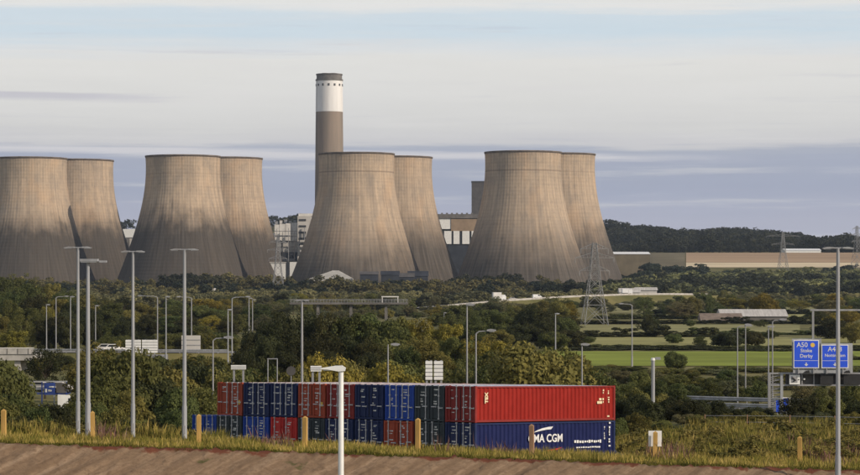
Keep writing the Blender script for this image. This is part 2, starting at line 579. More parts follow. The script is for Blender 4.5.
# ------------------------------------------------------------------ power station
def tower_mat(name, shade_dirt_z, soft, seed, wash=0.0):
    dk0, dk1 = ((0.048, 0.044, 0.040, 1), (0.082, 0.074, 0.065, 1)) if soft < 17.5 else ((0.05, 0.046, 0.042, 1), (0.11, 0.098, 0.085, 1))  # deeper tone for the left towers, where neighbours' cast shade is painted in
    m_ = bpy.data.materials.new(name)
    m_.use_nodes = True
    t = NT(m_.node_tree)
    co = t.n('ShaderNodeTexCoord').outputs['Object']
    x, y, z = t.n('ShaderNodeSeparateXYZ', Vector=co).outputs
    a = t.m('ARCTAN2', x, t.m('MULTIPLY', y, -1.0))          # 0 faces the viewer's side
    streak = t.noise(t.comb(t.m('MULTIPLY', a, 14.0), t.m('MULTIPLY', z, 0.018), seed), 1.0, 5.0, 0.65)
    streak2 = t.noise(t.comb(t.m('MULTIPLY', a, 42.0), t.m('MULTIPLY', z, 0.03), seed + 3), 1.0, 3.0, 0.6)
    blotch = t.noise(t.comb(t.m('MULTIPLY', a, 3.0), t.m('MULTIPLY', z, 0.05), seed + 7), 1.0, 5.0, 0.6)
    lifts = t.noise(t.comb(t.m('MULTIPLY', a, 0.6), t.m('MULTIPLY', z, 0.55), seed + 5), 1.0, 2.0, 0.6)
    ribs = t.m('SINE', t.m('MULTIPLY', a, 84.0))
    rings = t.m('SINE', t.m('MULTIPLY', z, 2.1))
    base = t.ramp(streak, [(0.22, (0.27, 0.22, 0.17)), (0.5, (0.45, 0.35, 0.255)), (0.78, (0.60, 0.455, 0.32))])
    base = t.mix(t.m('MULTIPLY', t.smooth(streak2, 0.5, 0.75), 0.35), base, (0.19, 0.16, 0.135, 1))
    base = t.mix(t.m('MULTIPLY', t.smooth(lifts, 0.5, 0.72), 0.28), base, (0.27, 0.225, 0.18, 1))
    base = t.mix(t.m('MULTIPLY', t.smooth(blotch, 0.42, 0.70), 0.45), base, (0.24, 0.21, 0.18, 1))
    mott = t.noise(t.comb(t.m('MULTIPLY', a, 9.0), t.m('MULTIPLY', z, 0.16), seed + 11), 1.0, 6.0, 0.7)
    base = t.mix(t.m('MULTIPLY', t.smooth(mott, 0.48, 0.72), 0.40), base, (0.20, 0.175, 0.15, 1))
    fresh = t.noise(t.comb(t.m('MULTIPLY', a, 2.0), t.m('MULTIPLY', z, 0.03), seed + 19), 1.0, 3.0, 0.5)
    base = t.mix(t.m('MULTIPLY', t.smooth(fresh, 0.5, 0.7), 0.30), base, (0.56, 0.37, 0.22, 1))
    # shade of neighbouring towers and dirt painted up from base, edge broken and streaky
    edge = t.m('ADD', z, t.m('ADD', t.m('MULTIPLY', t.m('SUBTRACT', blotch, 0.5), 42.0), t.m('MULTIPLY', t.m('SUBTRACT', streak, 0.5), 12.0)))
    shade_dirt = t.m('SUBTRACT', 1.0, t.smooth(edge, shade_dirt_z - soft, shade_dirt_z + soft))
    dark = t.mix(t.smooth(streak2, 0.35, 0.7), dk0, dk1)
    base = t.mix(t.m('MULTIPLY', shade_dirt, 0.94), base, dark)
    # pale washed band just under the rim with a dark joint below it
    joint = t.m('MULTIPLY', t.smooth(z, 97.3, 97.7), t.m('SUBTRACT', 1.0, t.smooth(z, 98.3, 98.9)))
    base = t.mix(t.m('MULTIPLY', joint, 0.5 * wash), base, (0.16, 0.12, 0.09, 1))
    rimd = t.smooth(t.m('ADD', z, t.m('MULTIPLY', streak2, 6.0)), 113.2, 116.5)
    base = t.mix(t.m('MULTIPLY', rimd, 0.6), base, (0.20, 0.16, 0.13, 1))
    relief = t.m('ADD', t.m('MULTIPLY', ribs, 0.5), t.m('MULTIPLY', rings, 0.35))
    k = t.m('ADD', 0.95, t.m('MULTIPLY', relief, 0.05))
    base = t.mix(1.0, base, t.comb(k, k, k), 'MULTIPLY')
    bs = t.n('ShaderNodeBsdfPrincipled', Base__Color=base, Roughness=0.95)
    bs.inputs['Specular IOR Level'].default_value = 0.1
    bmp = t.n('ShaderNodeBump', Height=relief, Strength=0.25, Distance=0.3)
    t.set(bs.inputs['Normal'], bmp.outputs[0])
    t.n('ShaderNodeOutputMaterial', Surface=bs.outputs[0])
    return m_


R0, ZT, CC, TH = 31.4, 103.2, 65.5, 114.0


def rad(z):
    return R0 * math.sqrt(1 + ((z - ZT) / CC) ** 2)


def shell_mesh(z0, z1, nz, out=0.0, inner=0.9, seg=112):
    vs, fs = [], []
    prof = [(rad(z0 + (z1 - z0) * i / nz) + out, z0 + (z1 - z0) * i / nz) for i in range(nz + 1)]
    prof += [(r - out - inner, z) for r, z in reversed(prof)]
    n = len(prof)
    for r, z in prof:
        for j in range(seg):
            a = 2 * math.pi * j / seg
            vs.append((r * math.cos(a), r * math.sin(a), z))
    for i in range(n):
        for j in range(seg):
            fs.append((i * seg + j, i * seg + (j + 1) % seg, ((i + 1) % n) * seg + (j + 1) % seg, ((i + 1) % n) * seg + j))
    me = bpy.data.meshes.new('shell')
    me.from_pydata(vs, [], fs)
    me.polygons.foreach_set('use_smooth', [True] * len(fs))
    return me


M['rim'] = mat('sooty_concrete', (0.15, 0.125, 0.105), 0.95, 0.3, 0.2)
towers = [  # px centre of the mouth, row of the mouth, distance, height of painted shade and dirt, softness, joint band
    (30, 158, 2075, 56, 16, 0.0, 'leftmost cooling tower, cut by the frame, painted shade rising in its middle'),
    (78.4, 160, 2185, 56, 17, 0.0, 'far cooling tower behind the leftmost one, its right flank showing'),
    (183, 156, 2042, 60, 14, 0.3, 'cooling tower left of the chimney with shade painted dark on its lower half'),
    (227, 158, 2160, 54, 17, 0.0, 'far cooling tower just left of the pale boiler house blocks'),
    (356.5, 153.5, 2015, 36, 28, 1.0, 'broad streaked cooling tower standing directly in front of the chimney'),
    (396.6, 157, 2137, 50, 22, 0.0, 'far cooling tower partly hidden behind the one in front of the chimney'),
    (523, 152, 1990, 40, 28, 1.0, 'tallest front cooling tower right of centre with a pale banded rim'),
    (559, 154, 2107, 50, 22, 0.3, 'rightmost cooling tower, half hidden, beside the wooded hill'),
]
shell_me = shell_mesh(0, 114, 40)
rim_me = shell_mesh(112.9, 114.3, 1, 0.45, 1.6)
ring_me = shell_mesh(0.0, 1.0, 1, 0.8, 2.0)
for i, (px, py, d, dark_z, soft, wash, lab) in enumerate(towers):
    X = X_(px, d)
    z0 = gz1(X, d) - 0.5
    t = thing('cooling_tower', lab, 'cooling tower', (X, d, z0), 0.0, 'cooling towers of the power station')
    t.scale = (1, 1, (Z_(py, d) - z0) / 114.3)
    link('shell', shell_me, tower_mat('tower_concrete', dark_z, soft, i * 13.7 + 1.0, wash), t)
    link('rim', rim_me, M['rim'], t)
    link('footing_ring', ring_me, M['concrete_dark'], t)

# tall chimney
dC = 2235.0
xC = X_(329.3, dC)
zC = gz1(xC, dC) - 0.5
hC = Z_(74, dC) - zC


def frustum(z0, z1, r0, r1, n=48):
    b = MB()
    b.tube((0, 0, z0), (0, 0, z1), r0, r1, n)
    return b


M['chim'] = mat('stained_chimney_concrete', (0.21, 0.18, 0.15), 0.95, c2=(0.28, 0.225, 0.18), scale=0.08, streak=(2.5, 2.5, 0.15))
M['chimwhite'] = mat('chimney_white_paint', (0.70, 0.69, 0.67), 0.8, 0.10, 0.1, streak=(2, 2, 0.1))
ch = thing('chimney', 'tall brown concrete chimney with white top band behind the cooling towers', 'chimney', (xC, dC, zC))
hw = hC - (112 - 74) * dC / F
rB, rT = 14.2, 12.3
rw = rB + (rT - rB) * hw / hC
frustum(0, hw, rB, rw).build('shaft', M['chim'], ch)
frustum(hw, hC - 6.5, rw + 0.12, rT + 0.12).build('white_band', M['chimwhite'], ch)
cap = MB()
cap.tube((0, 0, hC - 6.5), (0, 0, hC - 5.0), rT + 0.5, rT + 0.5, 48)
cap.tube((0, 0, hC - 5.0), (0, 0, hC - 1.0), rT - 0.4, rT - 0.4, 48)
cap.tube((0, 0, hC - 1.0), (0, 0, hC), rT + 0.1, rT + 0.1, 48)
cap.build('crown', M['concrete_dark'], ch)
for k in range(14):
    a = 2 * math.pi * (k + 0.5) / 14
    b = MB().box(-0.8, 0.8, -0.3, 0.3, -1.0, 1.0)
    o = b.build('vent_opening', M['steel_dark'], ch)
    o.location = ((rT + 0.2) * math.cos(a), (rT + 0.2) * math.sin(a), hC - 10.5)
    o.rotation_euler = (0, 0, a + math.pi / 2)
for k in range(4):
    a = math.pi / 4 + k * math.pi / 2
    MB().tube((5 * math.cos(a), 5 * math.sin(a), hC - 2), (5 * math.cos(a), 5 * math.sin(a), hC + 0.6), 3.4, 3.2, 20).build('flue', M['steel_dark'], ch)


# boiler house blocks and other buildings, built from wall, panel and roof parts
def bx(px0, px1, py0, py1, d, depth):
    """box spanning photo columns px0..px1 and rows py0 (top)..py1 at distance d"""
    return (X_(px0, d), X_(px1, d), d, d + depth, Z_(py1, d), Z_(py0, d))


def block(parent, name, m, px0, px1, py0, py1, d, depth, org, step=0.0):
    x0, x1, y0, y1, z0, z1 = bx(px0, px1, py0, py1, d, depth)
    b = MB().box(x0 - org[0], x1 - org[0], y0 - org[1] - step, y1 - org[1], z0 - org[2], z1 - org[2])
    return b.build(name, m, parent)


dB = 2290.0
org = (X_(293, dB), dB, gz1(X_(293, dB), dB))
bh = thing('boiler_house', 'pale grey panelled boiler house between two cooling towers left of the chimney', 'building', org)
zb = HOR + (CAMZ - org[2]) * F / dB + 3      # photo row of the ground there
block(bh, 'stair_tower', M['clad'], 297.5, 311, 216, zb, dB - 4, 30, org)
block(bh, 'stair_tower_cap', M['offwhite'], 298.5, 312, 213.5, 216, dB - 3, 28, org)
block(bh, 'core', M['clad'], 270, 297.4, 250, zb, dB + 3, 40, org)
for k, (a, b_) in enumerate([(274.5, 279.2), (279.6, 285.3), (285.7, 291.2), (291.6, 297.2)]):
    block(bh, 'wall_panel', M['offwhite'], a, b_, 224.5 - k * 0.6, 241, dB, 40, org)
block(bh, 'upper_wall', M['clad'], 271, 297.3, 241.3, 252, dB + 1, 38, org)
block(bh, 'dark_opening', M['darkblue'], 281, 297.3, 252.2, 261, dB - 2, 30, org)
for k in range(5):
    block(bh, 'louvre', M['steel_dark'], 299, 306, 219 + k * 6.2, 221 + k * 6.2, dB - 4.4, 1.0, org)
for k in range(3):
    block(bh, 'pipe_bridge', M['clad'], 300, 309, 240 + 5 * k, 242 + 5 * k, dB - 8, 3.5, org)
for k, (px, w_) in enumerate([(272.2, 0.7), (276.8, 0.4), (282.4, 0.4), (288.4, 0.5), (294.3, 0.4), (304.5, 0.5), (308.8, 0.4)]):
    block(bh, 'duct', M['galv_dull'] if k % 2 else M['clad_dark'], px - w_ / 2, px + w_ / 2, 226 + (k * 3) % 7, zb, dB - 5.5 - 0.3 * k, 1.2, org)
for k in range(4):
    block(bh, 'walkway', M['clad_dark'], 271, 297, 231 + 5.2 * k, 231.5 + 5.2 * k, dB - 4.9, 1.0, org)
for k in range(5):
    block(bh, 'roof_plant', M['clad'] if k % 2 else M['galv_dull'], 275 + 4.6 * k, 277.6 + 4.6 * k, 221.3 - (k % 3) * 0.9, 224.3 - k * 0.6, dB + 8, 6, org)
block(bh, 'flue_duct', M['offwhite'], 271, 275, 233, 262, dB - 9, 3, org)
d2 = 2130.0
org2 = (X_(276, d2), d2, gz1(X_(276, d2), d2))
pb = thing('pump_house', 'small square white building at the foot of the towers behind a pylon', 'building', org2)
block(pb, 'wall', M['white'], 266, 285.5, 263, 290, d2, 20, org2)
block(pb, 'roof', M['clad'], 265.6, 286, 262, 263, d2 - 0.6, 21, org2)
block(pb, 'side_bay', M['darkblue'], 285.6, 289.5, 262, 290, d2 + 2, 14, org2)
block(pb, 'end_wall', M['white'], 289.7, 298, 262, 290, d2 + 3, 14, org2)
d2 = 2330.0
org2 = (X_(128, d2), d2, gz1(X_(128, d2), d2))
pb = thing('switch_house', 'white building glimpsed in the gap between the left pairs of towers', 'building', org2)
block(pb, 'wall', M['white'], 119, 137, 229, 237.5, d2, 20, org2)
block(pb, 'lower_wall', M['clad'], 119, 137, 237.7, 290, d2 + 1, 18, org2)
block(pb, 'door_tower', M['concrete_dark'], 127, 129.5, 238, 290, d2 - 1, 3, org2)

dT = 2330.0
org3 = (X_(460, dT), dT, gz1(X_(460, dT), dT))
th = thing('turbine_hall', 'brown and white clad turbine hall seen between two cooling towers right of centre', 'building', org3)
block(th, 'wall', M['brick'], 451, 480, 219, 231, dT, 60, org3)
block(th, 'white_gable', M['white'], 432, 450.6, 218.5, 229, dT + 0.5, 60, org3)
block(th, 'roof_edge', M['concrete_dark'], 430, 481, 214, 218.3, dT - 0.6, 62, org3)
block(th, 'lower_wall', M['steel_dark'], 432, 480, 231.2, 245, dT + 1, 58, org3)
for a, b_ in [(444.2, 451.5), (453.5, 459.5), (462.3, 469.5), (471.5, 475)]:
    block(th, 'white_panel', M['white'], a, b_, 231, 244, dT - 0.4, 1.2, org3)
block(th, 'basement_wall', M['darkblue'], 432, 480, 245.2, 290, dT + 0.5, 58, org3)
for k in range(7):
    block(th, 'roof_vent', M['concrete_dark'], 441 + k * 5, 443 + k * 5, 212.8, 214, dT + 6, 4, org3)
dS = 2360.0
org4 = (X_(479, dS), dS, gz1(X_(479, dS), dS))
gs = thing('gas_turbine_stack', 'squat dark grey stack rising behind the turbine hall roof', 'chimney', org4)
x0, x1, y0, y1, z0, z1 = bx(471.8, 486, 181, 290, dS, 14)
MB().box(x0 - org4[0], x1 - org4[0], 0, 14, z0 - org4[2], z1 - org4[2] - 1.2).build('casing', M['clad_dark'], gs)
MB().box(x0 - org4[0] - 0.4, x1 - org4[0] + 0.4, -0.4, 14.4, z1 - org4[2] - 1.2, z1 - org4[2]).build('lip', M['steel_dark'], gs)

# low sheds at the foot of the towers
def shed(px0, px1, pyr, pye, d, depth, wallm, roofm, label, name='shed', cat='shed', frac=0.5, group=None):
    x0, x1 = X_(px0, d), X_(px1, d)
    xc = x0 + (x1 - x0) * frac
    g0 = gz1(xc, d + depth / 2) - 0.3
    zr, ze = Z_(pyr, d), Z_(pye, d)
    o = thing(name, label, cat, (xc, d, g0), 0, group)
    wl = MB().box(x0 - xc, x1 - xc, 0, depth, 0, max(0.5, ze - g0))
    wl.build('wall', wallm, o)
    e = 0.5
    rf = MB()
    hz, rz_ = max(0.5, ze - g0), zr - g0
    ym = depth / 2
    rf.add([(x0 - xc - e, -e, hz), (x1 - xc + e, -e, hz), (x1 - xc + e, depth + e, hz), (x0 - xc - e, depth + e, hz),
            ((x0 - xc) * 0.15, ym, rz_), ((x1 - xc) * 0.15, ym, rz_)] if frac != 0.5 or name == 'canopy_roof' else
           [(x0 - xc - e, -e, hz), (x1 - xc + e, -e, hz), (x1 - xc + e, depth + e, hz), (x0 - xc - e, depth + e, hz),
            (x0 - xc - e, ym, rz_), (x1 - xc + e, ym, rz_)],
           [(0, 1, 5, 4), (2, 3, 4, 5), (1, 2, 5), (3, 0, 4), (3, 2, 1, 0)])
    rf.build('roof', roofm, o)
    return o


shed(309, 352, 270.5, 279, 1850, 30, M['clad'], M['tentgrey'], 'low pale tent-shaped store in front of the chimney tower', 'canopy_roof', 'store', 0.62)
for k, (a, b_, t0, t1) in enumerate([(360, 378, 271.5, 274.5), (381, 399, 271, 275), (396, 414, 273, 277), (408, 428, 271, 276)]):
    shed(a, b_, t0, t1, 1845 + 14 * k, 12, M['darkblue'], M['darkblue'] if k % 2 else M['clad_dark'],
         ['low dark shed beside the pale tent-shaped store', 'dark slate shed in the middle of the coal plant row',
          'low dark slate shed, third in the coal plant row', 'rightmost dark shed at the foot of the chimney tower'][k], 'coal_shed', 'shed', 0.5, 'dark sheds at the foot of the tower')
shed(785, 821, 248.5, 250.5, 2440, 24, M['white'], M['white'], 'long white barn on the ridge field below the wooded hill', 'barn', 'barn')
shed(611, 650, 251.6, 254.2, 2180, 40, M['clad_brown'], M['white'], 'low white roofed warehouse beside the rightmost cooling tower', 'warehouse', 'warehouse')
shed(722, 787, 309.5, 316.5, 830, 14, M['concrete_dark'], M['roofgrey'], 'long farm barn with pale corrugated roof among hedges', 'barn', 'barn')
shed(702, 742, 313.5, 320.5, 815, 10, M['concrete_dark'], M['roofbrown'], 'smaller brown roofed barn in front of the pale roofed one', 'barn', 'barn')
shed(620, 640, 288.2, 292.5, 1290, 10, M['offwhite'], M['roofgrey'], 'pale roadside depot roof right of the big pylon', 'depot', 'building')
shed(636, 657, 287.4, 290.3, 1320, 10, M['clad'], M['roofgrey'], 'second low depot roof further right of the big pylon', 'depot', 'building')
shed(200, 214, 288.3, 291.5, 1500, 12, M['offwhite'], M['clad'], 'small pale hut under the dark trees near the towers', 'hut', 'hut')


# ------------------------------------------------------------------ lattice pylons
M['pylon'] = mat('weathered_pylon_steel', (0.27, 0.27, 0.27), 0.7, 0.2, 0.5)


def pylon(px, ytop, d, h, label, wbase, arms, rz=0.25, r=0.11, group='lattice pylons'):
    X = X_(px, d)
    g0 = gz1(X, d)
    t = thing('pylon', label, 'pylon', (X, d, g0), rz, group)
    zt = Z_(ytop, d) - g0
    waist = zt * 0.55
    wt = wbase * 0.22

    def hwid(z):
        if z < waist:
            return wbase / 2 + (wt - wbase / 2) * (z / waist)
        return wt + (0.18 - wt) * (z - waist) / (zt - waist) * 0.7

    cs = [(-1, -1), (1, -1), (1, 1), (-1, 1)]
    zs = [0]
    while zs[-1] < zt * 0.97:
        zs.append(min(zt, zs[-1] + max(1.1, hwid(zs[-1]) * 1.7)))
    zs[-1] = zt
    for sx, sy in cs:
        b = MB()
        for a, c in zip(zs[:-1], zs[1:]):
            b.tube((sx * hwid(a), sy * hwid(a), a), (sx * hwid(c), sy * hwid(c), c), r * 1.3, r * 1.2, 4)
        b.build('leg', M['pylon'], t)
    for k in range(4):
        b = MB()
        (ax, ay), (bx_, by) = cs[k], cs[(k + 1) % 4]
        for a, c in zip(zs[:-1], zs[1:]):
            b.tube((ax * hwid(a), ay * hwid(a), a), (bx_ * hwid(c), by * hwid(c), c), r * 0.7, None, 4)
            b.tube((bx_ * hwid(a), by * hwid(a), a), (ax * hwid(c), ay * hwid(c), c), r * 0.7, None, 4)
            b.tube((ax * hwid(c), ay * hwid(c), c), (bx_ * hwid(c), by * hwid(c), c), r * 0.6, None, 4)
        b.build('bracing', M['pylon'], t)
    for zf, L in arms:
        z = zt * zf
        for sgn in (-1, 1):
            b = MB()
            e = (sgn * L, 0, z)
            for sy in (-1, 1):
                b.tube((sgn * hwid(z), sy * hwid(z), z), e, r * 0.9, None, 4)
                b.tube((sgn * hwid(z), sy * hwid(z), z + 1.5), e, r * 0.8, None, 4)
            for q in (0.25, 0.5, 0.75):
                xx = sgn * (hwid(z) + (L - hwid(z)) * q)
                b.tube((xx, -hwid(z) * (1 - q), z), (xx, hwid(z) * (1 - q), z + 1.5 * (1 - q)), r * 0.6, None, 4)
            arm = b.build('crossarm', M['pylon'], t)
            MB().tube((sgn * L, 0, z), (sgn * L, 0, z - 1.6), 0.12, 0.12, 6).build('insulator', M['pylon'], arm)
    return t


pylon(594.5, 243, 760, 30, 'big lattice pylon standing in front of the rightmost cooling towers', 7.6, [(0.93, 4.4), (0.82, 6.2), (0.66, 4.8)], 0.12, 0.092)
pylon(278, 238, 1560, 50, 'distant lattice pylon in front of the small white building', 8.5, [(0.93, 5.5), (0.80, 7.0), (0.66, 6.0)], 0.2, 0.13)
pylon(783, 232, 2120, 60, 'faint broad armed pylon in front of the ridge field', 9, [(0.90, 15), (0.70, 10)], 0.1, 0.14)
pylon(857, 226, 2140, 60, 'faint pylon at the right edge above the ridge field', 9, [(0.94, 5), (0.80, 8), (0.66, 6)], 0.5, 0.14)

# ------------------------------------------------------------------ shipping containers
AL = R(45)
CW, CP, CL, CH = 2.75, 2.917, 13.95, 2.385
GX, GD = -0.0058, -0.0367
xa = Vector((math.cos(AL), -math.sin(AL), GX * math.cos(AL) - GD * math.sin(AL))).normalized()
ya = Vector((math.sin(AL), math.cos(AL), GX * math.sin(AL) + GD * math.cos(AL)))
za = xa.cross(ya).normalized()
ya = za.cross(xa).normalized()
ROT = Matrix((xa, ya, za)).transposed().to_euler()
CB = Vector((2.925, 156.0, 3.97))      # near corner of the stack on the yard


def paint(name, c, dirt=0.25):
    m_ = bpy.data.materials.new(name)
    m_.use_nodes = True
    t = NT(m_.node_tree)
    co = t.n('ShaderNodeTexCoord').outputs['Object']
    x, y, z = t.n('ShaderNodeSeparateXYZ', Vector=co).outputs
    f = t.noise(co, 1.2, 5.0, 0.65)
    run = t.noise(t.comb(t.m('MULTIPLY', x, 5.0), t.m('MULTIPLY', y, 5.0), t.m('MULTIPLY', z, 0.5)), 1.0, 4.0, 0.6)
    c = tuple(c) + (1.0,)
    fade = tuple(min(1, v * 1.18 + 0.003) for v in c[:3]) + (1.0,)
    b_ = t.mix(t.smooth(f, 0.35, 0.7), c, fade)
    b_ = t.mix(t.m('MULTIPLY', t.smooth(run, 0.55, 0.8), dirt), b_, (0.12, 0.085, 0.06, 1))
    bs = t.n('ShaderNodeBsdfPrincipled', Base__Color=b_, Roughness=0.6)
    bs.inputs['Specular IOR Level'].default_value = 0.2
    t.n('ShaderNodeOutputMaterial', Surface=bs.outputs[0])
    return m_


PAINT = {
    'rust': paint('rust_red_paint', (0.30, 0.055, 0.025)),
    'navy': paint('navy_paint', (0.012, 0.022, 0.075)),
    'maroon': paint('dark_red_paint', (0.20, 0.022, 0.018)),
    'blue': paint('royal_blue_paint', (0.016, 0.055, 0.29)),
    'grey': paint('dark_grey_paint', (0.035, 0.045, 0.05)),
    'red': paint('bright_red_paint', (0.25, 0.012, 0.006), 0.05),
    'scarlet': paint('scarlet_paint', (0.46, 0.03, 0.025), 0.15),
    'cobalt': paint('cobalt_blue_paint', (0.005, 0.010, 0.065), 0.05),
}
M['roofpale'] = mat('chalky_roof_paint', (0.66, 0.58, 0.55), 0.7, 0.12, 0.6)
M['roofblue'] = mat('pale_blue_roof_paint', (0.55, 0.60, 0.70), 0.7, 0.12, 0.6)


def corr_wall(x0, y0, y1, z0, z1, pitch, depth, axis, sign):
    """corrugated sheet along y (axis 'y', at x0) or along x (axis 'x', at y = x0)"""
    n = int(round((y1 - y0) / pitch))
    p = (y1 - y0) / n
    prof = []
    for i in range(n):
        a = y0 + i * p
        prof += [(a + 0.02 * p, 0), (a + 0.30 * p, 0), (a + 0.52 * p, -depth), (a + 0.80 * p, -depth)]
    prof.append((y1, 0))
    b = MB()
    vs, fs = [], []
    for s_, o_ in prof:
        for z in (z0, z1):
            vs.append((x0 + sign * o_, s_, z) if axis == 'y' else (s_, x0 + sign * o_, z))
    for i in range(len(prof) - 1):
        q = (2 * i, 2 * i + 1, 2 * i + 3, 2 * i + 2)
        fs.append(q if (axis == 'y') == (sign < 0) else q[::-1])
    b.add(vs, fs)
    return b


def cont_meshes():
    q = {}
    fr = MB()
    s = 0.16
    for x in (0, CW - s):
        for y in (0, CL - s):
            fr.box(x, x + s, y, y + s, 0.0, CH)
        fr.box(x, x + s, s, CL - s, 0.02, s)
        fr.box(x, x + s, s, CL - s, CH - 0.12, CH - 0.02)
    for y in (0.01, CL - s + 0.01):
        fr.box(s, CW - s, y, y + s - 0.02, 0.02, s)
        fr.box(s, CW - s, y, y + s - 0.02, CH - 0.14, CH - 0.02)
    fr.box(s, CW - s, s, CL - s, 0.04, 0.09)
    q['frame'] = fr.mesh('frame')
    q['side'] = corr_wall(CW - 0.03, 0.16, CL - 0.16, 0.16, CH - 0.12, 0.39, 0.075, 'y', 1).mesh('side_wall')
    q['sideL'] = corr_wall(0.03, 0.16, CL - 0.16, 0.16, CH - 0.12, 0.39, 0.075, 'y', -1).mesh('side_wall')
    q['end'] = corr_wall(CL - 0.03, 0.16, CW - 0.16, 0.16, CH - 0.14, 0.30, 0.06, 'x', 1).mesh('end_wall')
    rf = MB()
    n = 30
    vs, fs = [], []
    for i in range(n + 1):
        y = 0.16 + (CL - 0.32) * i / n
        z = CH - 0.035 + (0.018 if i % 2 else 0)
        vs += [(0.16, y, z), (CW - 0.16, y, z)]
    fs = [(2 * i, 2 * i + 1, 2 * i + 3, 2 * i + 2) for i in range(n)]
    rf.add(vs, fs)
    q['roof'] = rf.mesh('roof')
    lw = (CW - 0.34) / 2
    dl = MB()
    dl.box(0, lw, 0.05, 0.10, 0, CH - 0.34)
    for k in range(4):                                 # pressed panels
        z = 0.05 + k * (CH - 0.40) / 4
        dl.box(0.08, lw - 0.08, 0.035, 0.05, z, z + (CH - 0.40) / 4 - 0.10)
    q['door'] = dl.mesh('door')
    rod = MB().tube((0, 0, 0.03), (0, 0, CH - 0.10), 0.036, 0.036, 6)
    for z in (0.06, CH * 0.36, CH * 0.66, CH - 0.14):
        rod.box(-0.06, 0.06, -0.045, 0.05, z - 0.04, z + 0.04)
    q['rod'] = rod.mesh('lock_rod')
    q['handle'] = MB().box(0, 0.42, -0.06, -0.02, -0.03, 0.03).box(0.36, 0.42, -0.06, 0.05, -0.05, 0.05).mesh('handle')
    q['plate'] = MB().box(0, 0.34, -0.006, 0.006, 0, 0.12).mesh('marking')
    q['gasket'] = MB().box(-0.02, 0.02, 0.03, 0.10, 0, CH - 0.34).mesh('gasket')
    return q


CM = cont_meshes()
M['mark'] = mat('faded_white_lettering', (0.48, 0.48, 0.45), 0.7, 0.55, 6.0)
M['marky'] = mat('yellow_sticker', (0.65, 0.42, 0.10), 0.7, 0.15, 4.0)
M['rodmetal'] = mat('worn_zinc', (0.48, 0.48, 0.48), 0.5, 0.25, 3.0, metal=0.3)


def container(i, row, paint_key, label, roofm, seed, side_paint=None, yellow=False):
    q = random.Random(seed)
    p = CB - xa * (CW + (8 - i) * CP) + za * (row * (CH + 0.03)) + xa * q.uniform(-0.03, 0.03) * (i < 8) + ya * (q.uniform(0, 0.12) if i < 8 else 0)
    t = thing('shipping_container', label, 'container', p, 0, 'stacked shipping containers')
    t.rotation_euler = ROT
    m_ = PAINT[paint_key]
    sm = PAINT[side_paint] if side_paint else m_
    link('frame', CM['frame'], m_, t)
    rw_ = link('side_wall', CM['side'], sm, t)
    link('side_wall', CM['sideL'], m_, t)
    link('end_wall', CM['end'], m_, t)
    link('roof', CM['roof'], roofm if row else m_, t)
    lw = (CW - 0.34) / 2
    for k in range(2):
        dr = link('door', CM['door'], m_, t)
        dr.location = (0.16 + k * (lw + 0.02), 0, 0.18)
        for f in (0.22, 0.74):
            rd = link('lock_rod', CM['rod'], M['rodmetal'] if q.random() < 0.75 else m_, dr)
            rd.location = (lw * f + q.uniform(-0.03, 0.03), 0.0, -0.06)
            hd = link('handle', CM['handle'], M['rodmetal'], dr)
            hd.location = (lw * f - (0.3 if k == 0 else 0.05), 0.01, 0.75 + q.uniform(-.06, .06))
        # weathered codes and plates
        zs = [1.86, 1.70, 1.50, 1.30, 1.12, 0.92, 0.40]
        for z in zs:
            if q.random() < (0.8 if k else 0.42):
                pl = link('marking', CM['plate'], M['mark'], dr)
                pl.location = (lw * 0.30 + q.uniform(-0.05, 0.10), 0.026, z + q.uniform(-0.05, 0.05))
                pl.scale = (q.uniform(0.35, 1.15), 1, q.uniform(0.25, 0.8))
        if yellow and k == 1:
            pl = link('sticker', CM['plate'], M['marky'], dr)
            pl.location = (lw * 0.68, 0.02, 0.62)
            pl.scale = (0.95, 1, 2.6)
    g_ = link('gasket', CM['gasket'], M['rubber'], t)
    g_.location = (CW / 2, 0.0, 0.18)
    return t, rw_


top = [('rust', 'rust red container at the left end of the upper row', 1), ('navy', 'navy container next to the left end red one, upper row', 0),
       ('navy', 'navy container third from the left in the upper row', 0), ('rust', 'rust red container fourth in the upper row with a yellow sticker', 1),
       ('maroon', 'dark red container behind the white lamp post, upper row', 0), ('navy', 'navy container just right of the lamp post, upper row', 0),
       ('blue', 'royal blue container, the brightest blue of the upper row', 0), ('grey', 'dark grey container between blue and dark red, upper row', 0),
       ('maroon', 'long bright red container at the right end, upper row, side showing', 0)]
bot = [('grey', 'dark grey container beneath the left end red one', 0), ('blue', 'blue container on the ground beside the bright red one', 0),
       ('scarlet', 'bright red container on the ground row with pale door bars', 0), ('grey', 'dark grey container on the ground behind a yellow post', 0),
       ('navy', 'navy container on the ground behind the lamp post', 0), ('navy', 'navy container on the ground just right of the lamp post', 0),
       ('rust', 'rust red container on the ground under the royal blue one', 0), ('grey', 'dark grey container on the ground, second from the lettered blue one', 0),
       ('navy', 'long blue container lettered in white at the right end of ground row', 0)]
for i, (k, lab, yl) in enumerate(top):
    tt_, side_t = container(i, 1, k, lab, M['roofpale'] if i < 7 else M['roofblue'], 100 + i, 'red' if i == 8 else None, yl)
for i, (k, lab, yl) in enumerate(bot):
    tb_, side_b = container(i, 0, k, lab, M['roofpale'], 200 + i, 'cobalt' if i == 8 else None)
container(-1, 0, 'blue', 'dark blue container standing alone at the left end of the ground row', M['roofblue'], 301)
roofR = M['roofblue']


def side_text(parent, s, size, yc, zc, m, rot=0.0, bold=0.0, name='lettering'):
    o = link(name, text_mesh(s, size, 0.006, bold), m, parent)
    o.matrix_local = Matrix.Translation((CW + 0.012, yc, zc)) @ Matrix(((0, 0, 1, 0), (1, 0, 0, 0), (0, 1, 0, 0), (0, 0, 0, 1))) @ Matrix.Rotation(rot, 4, 'Z')
    return o


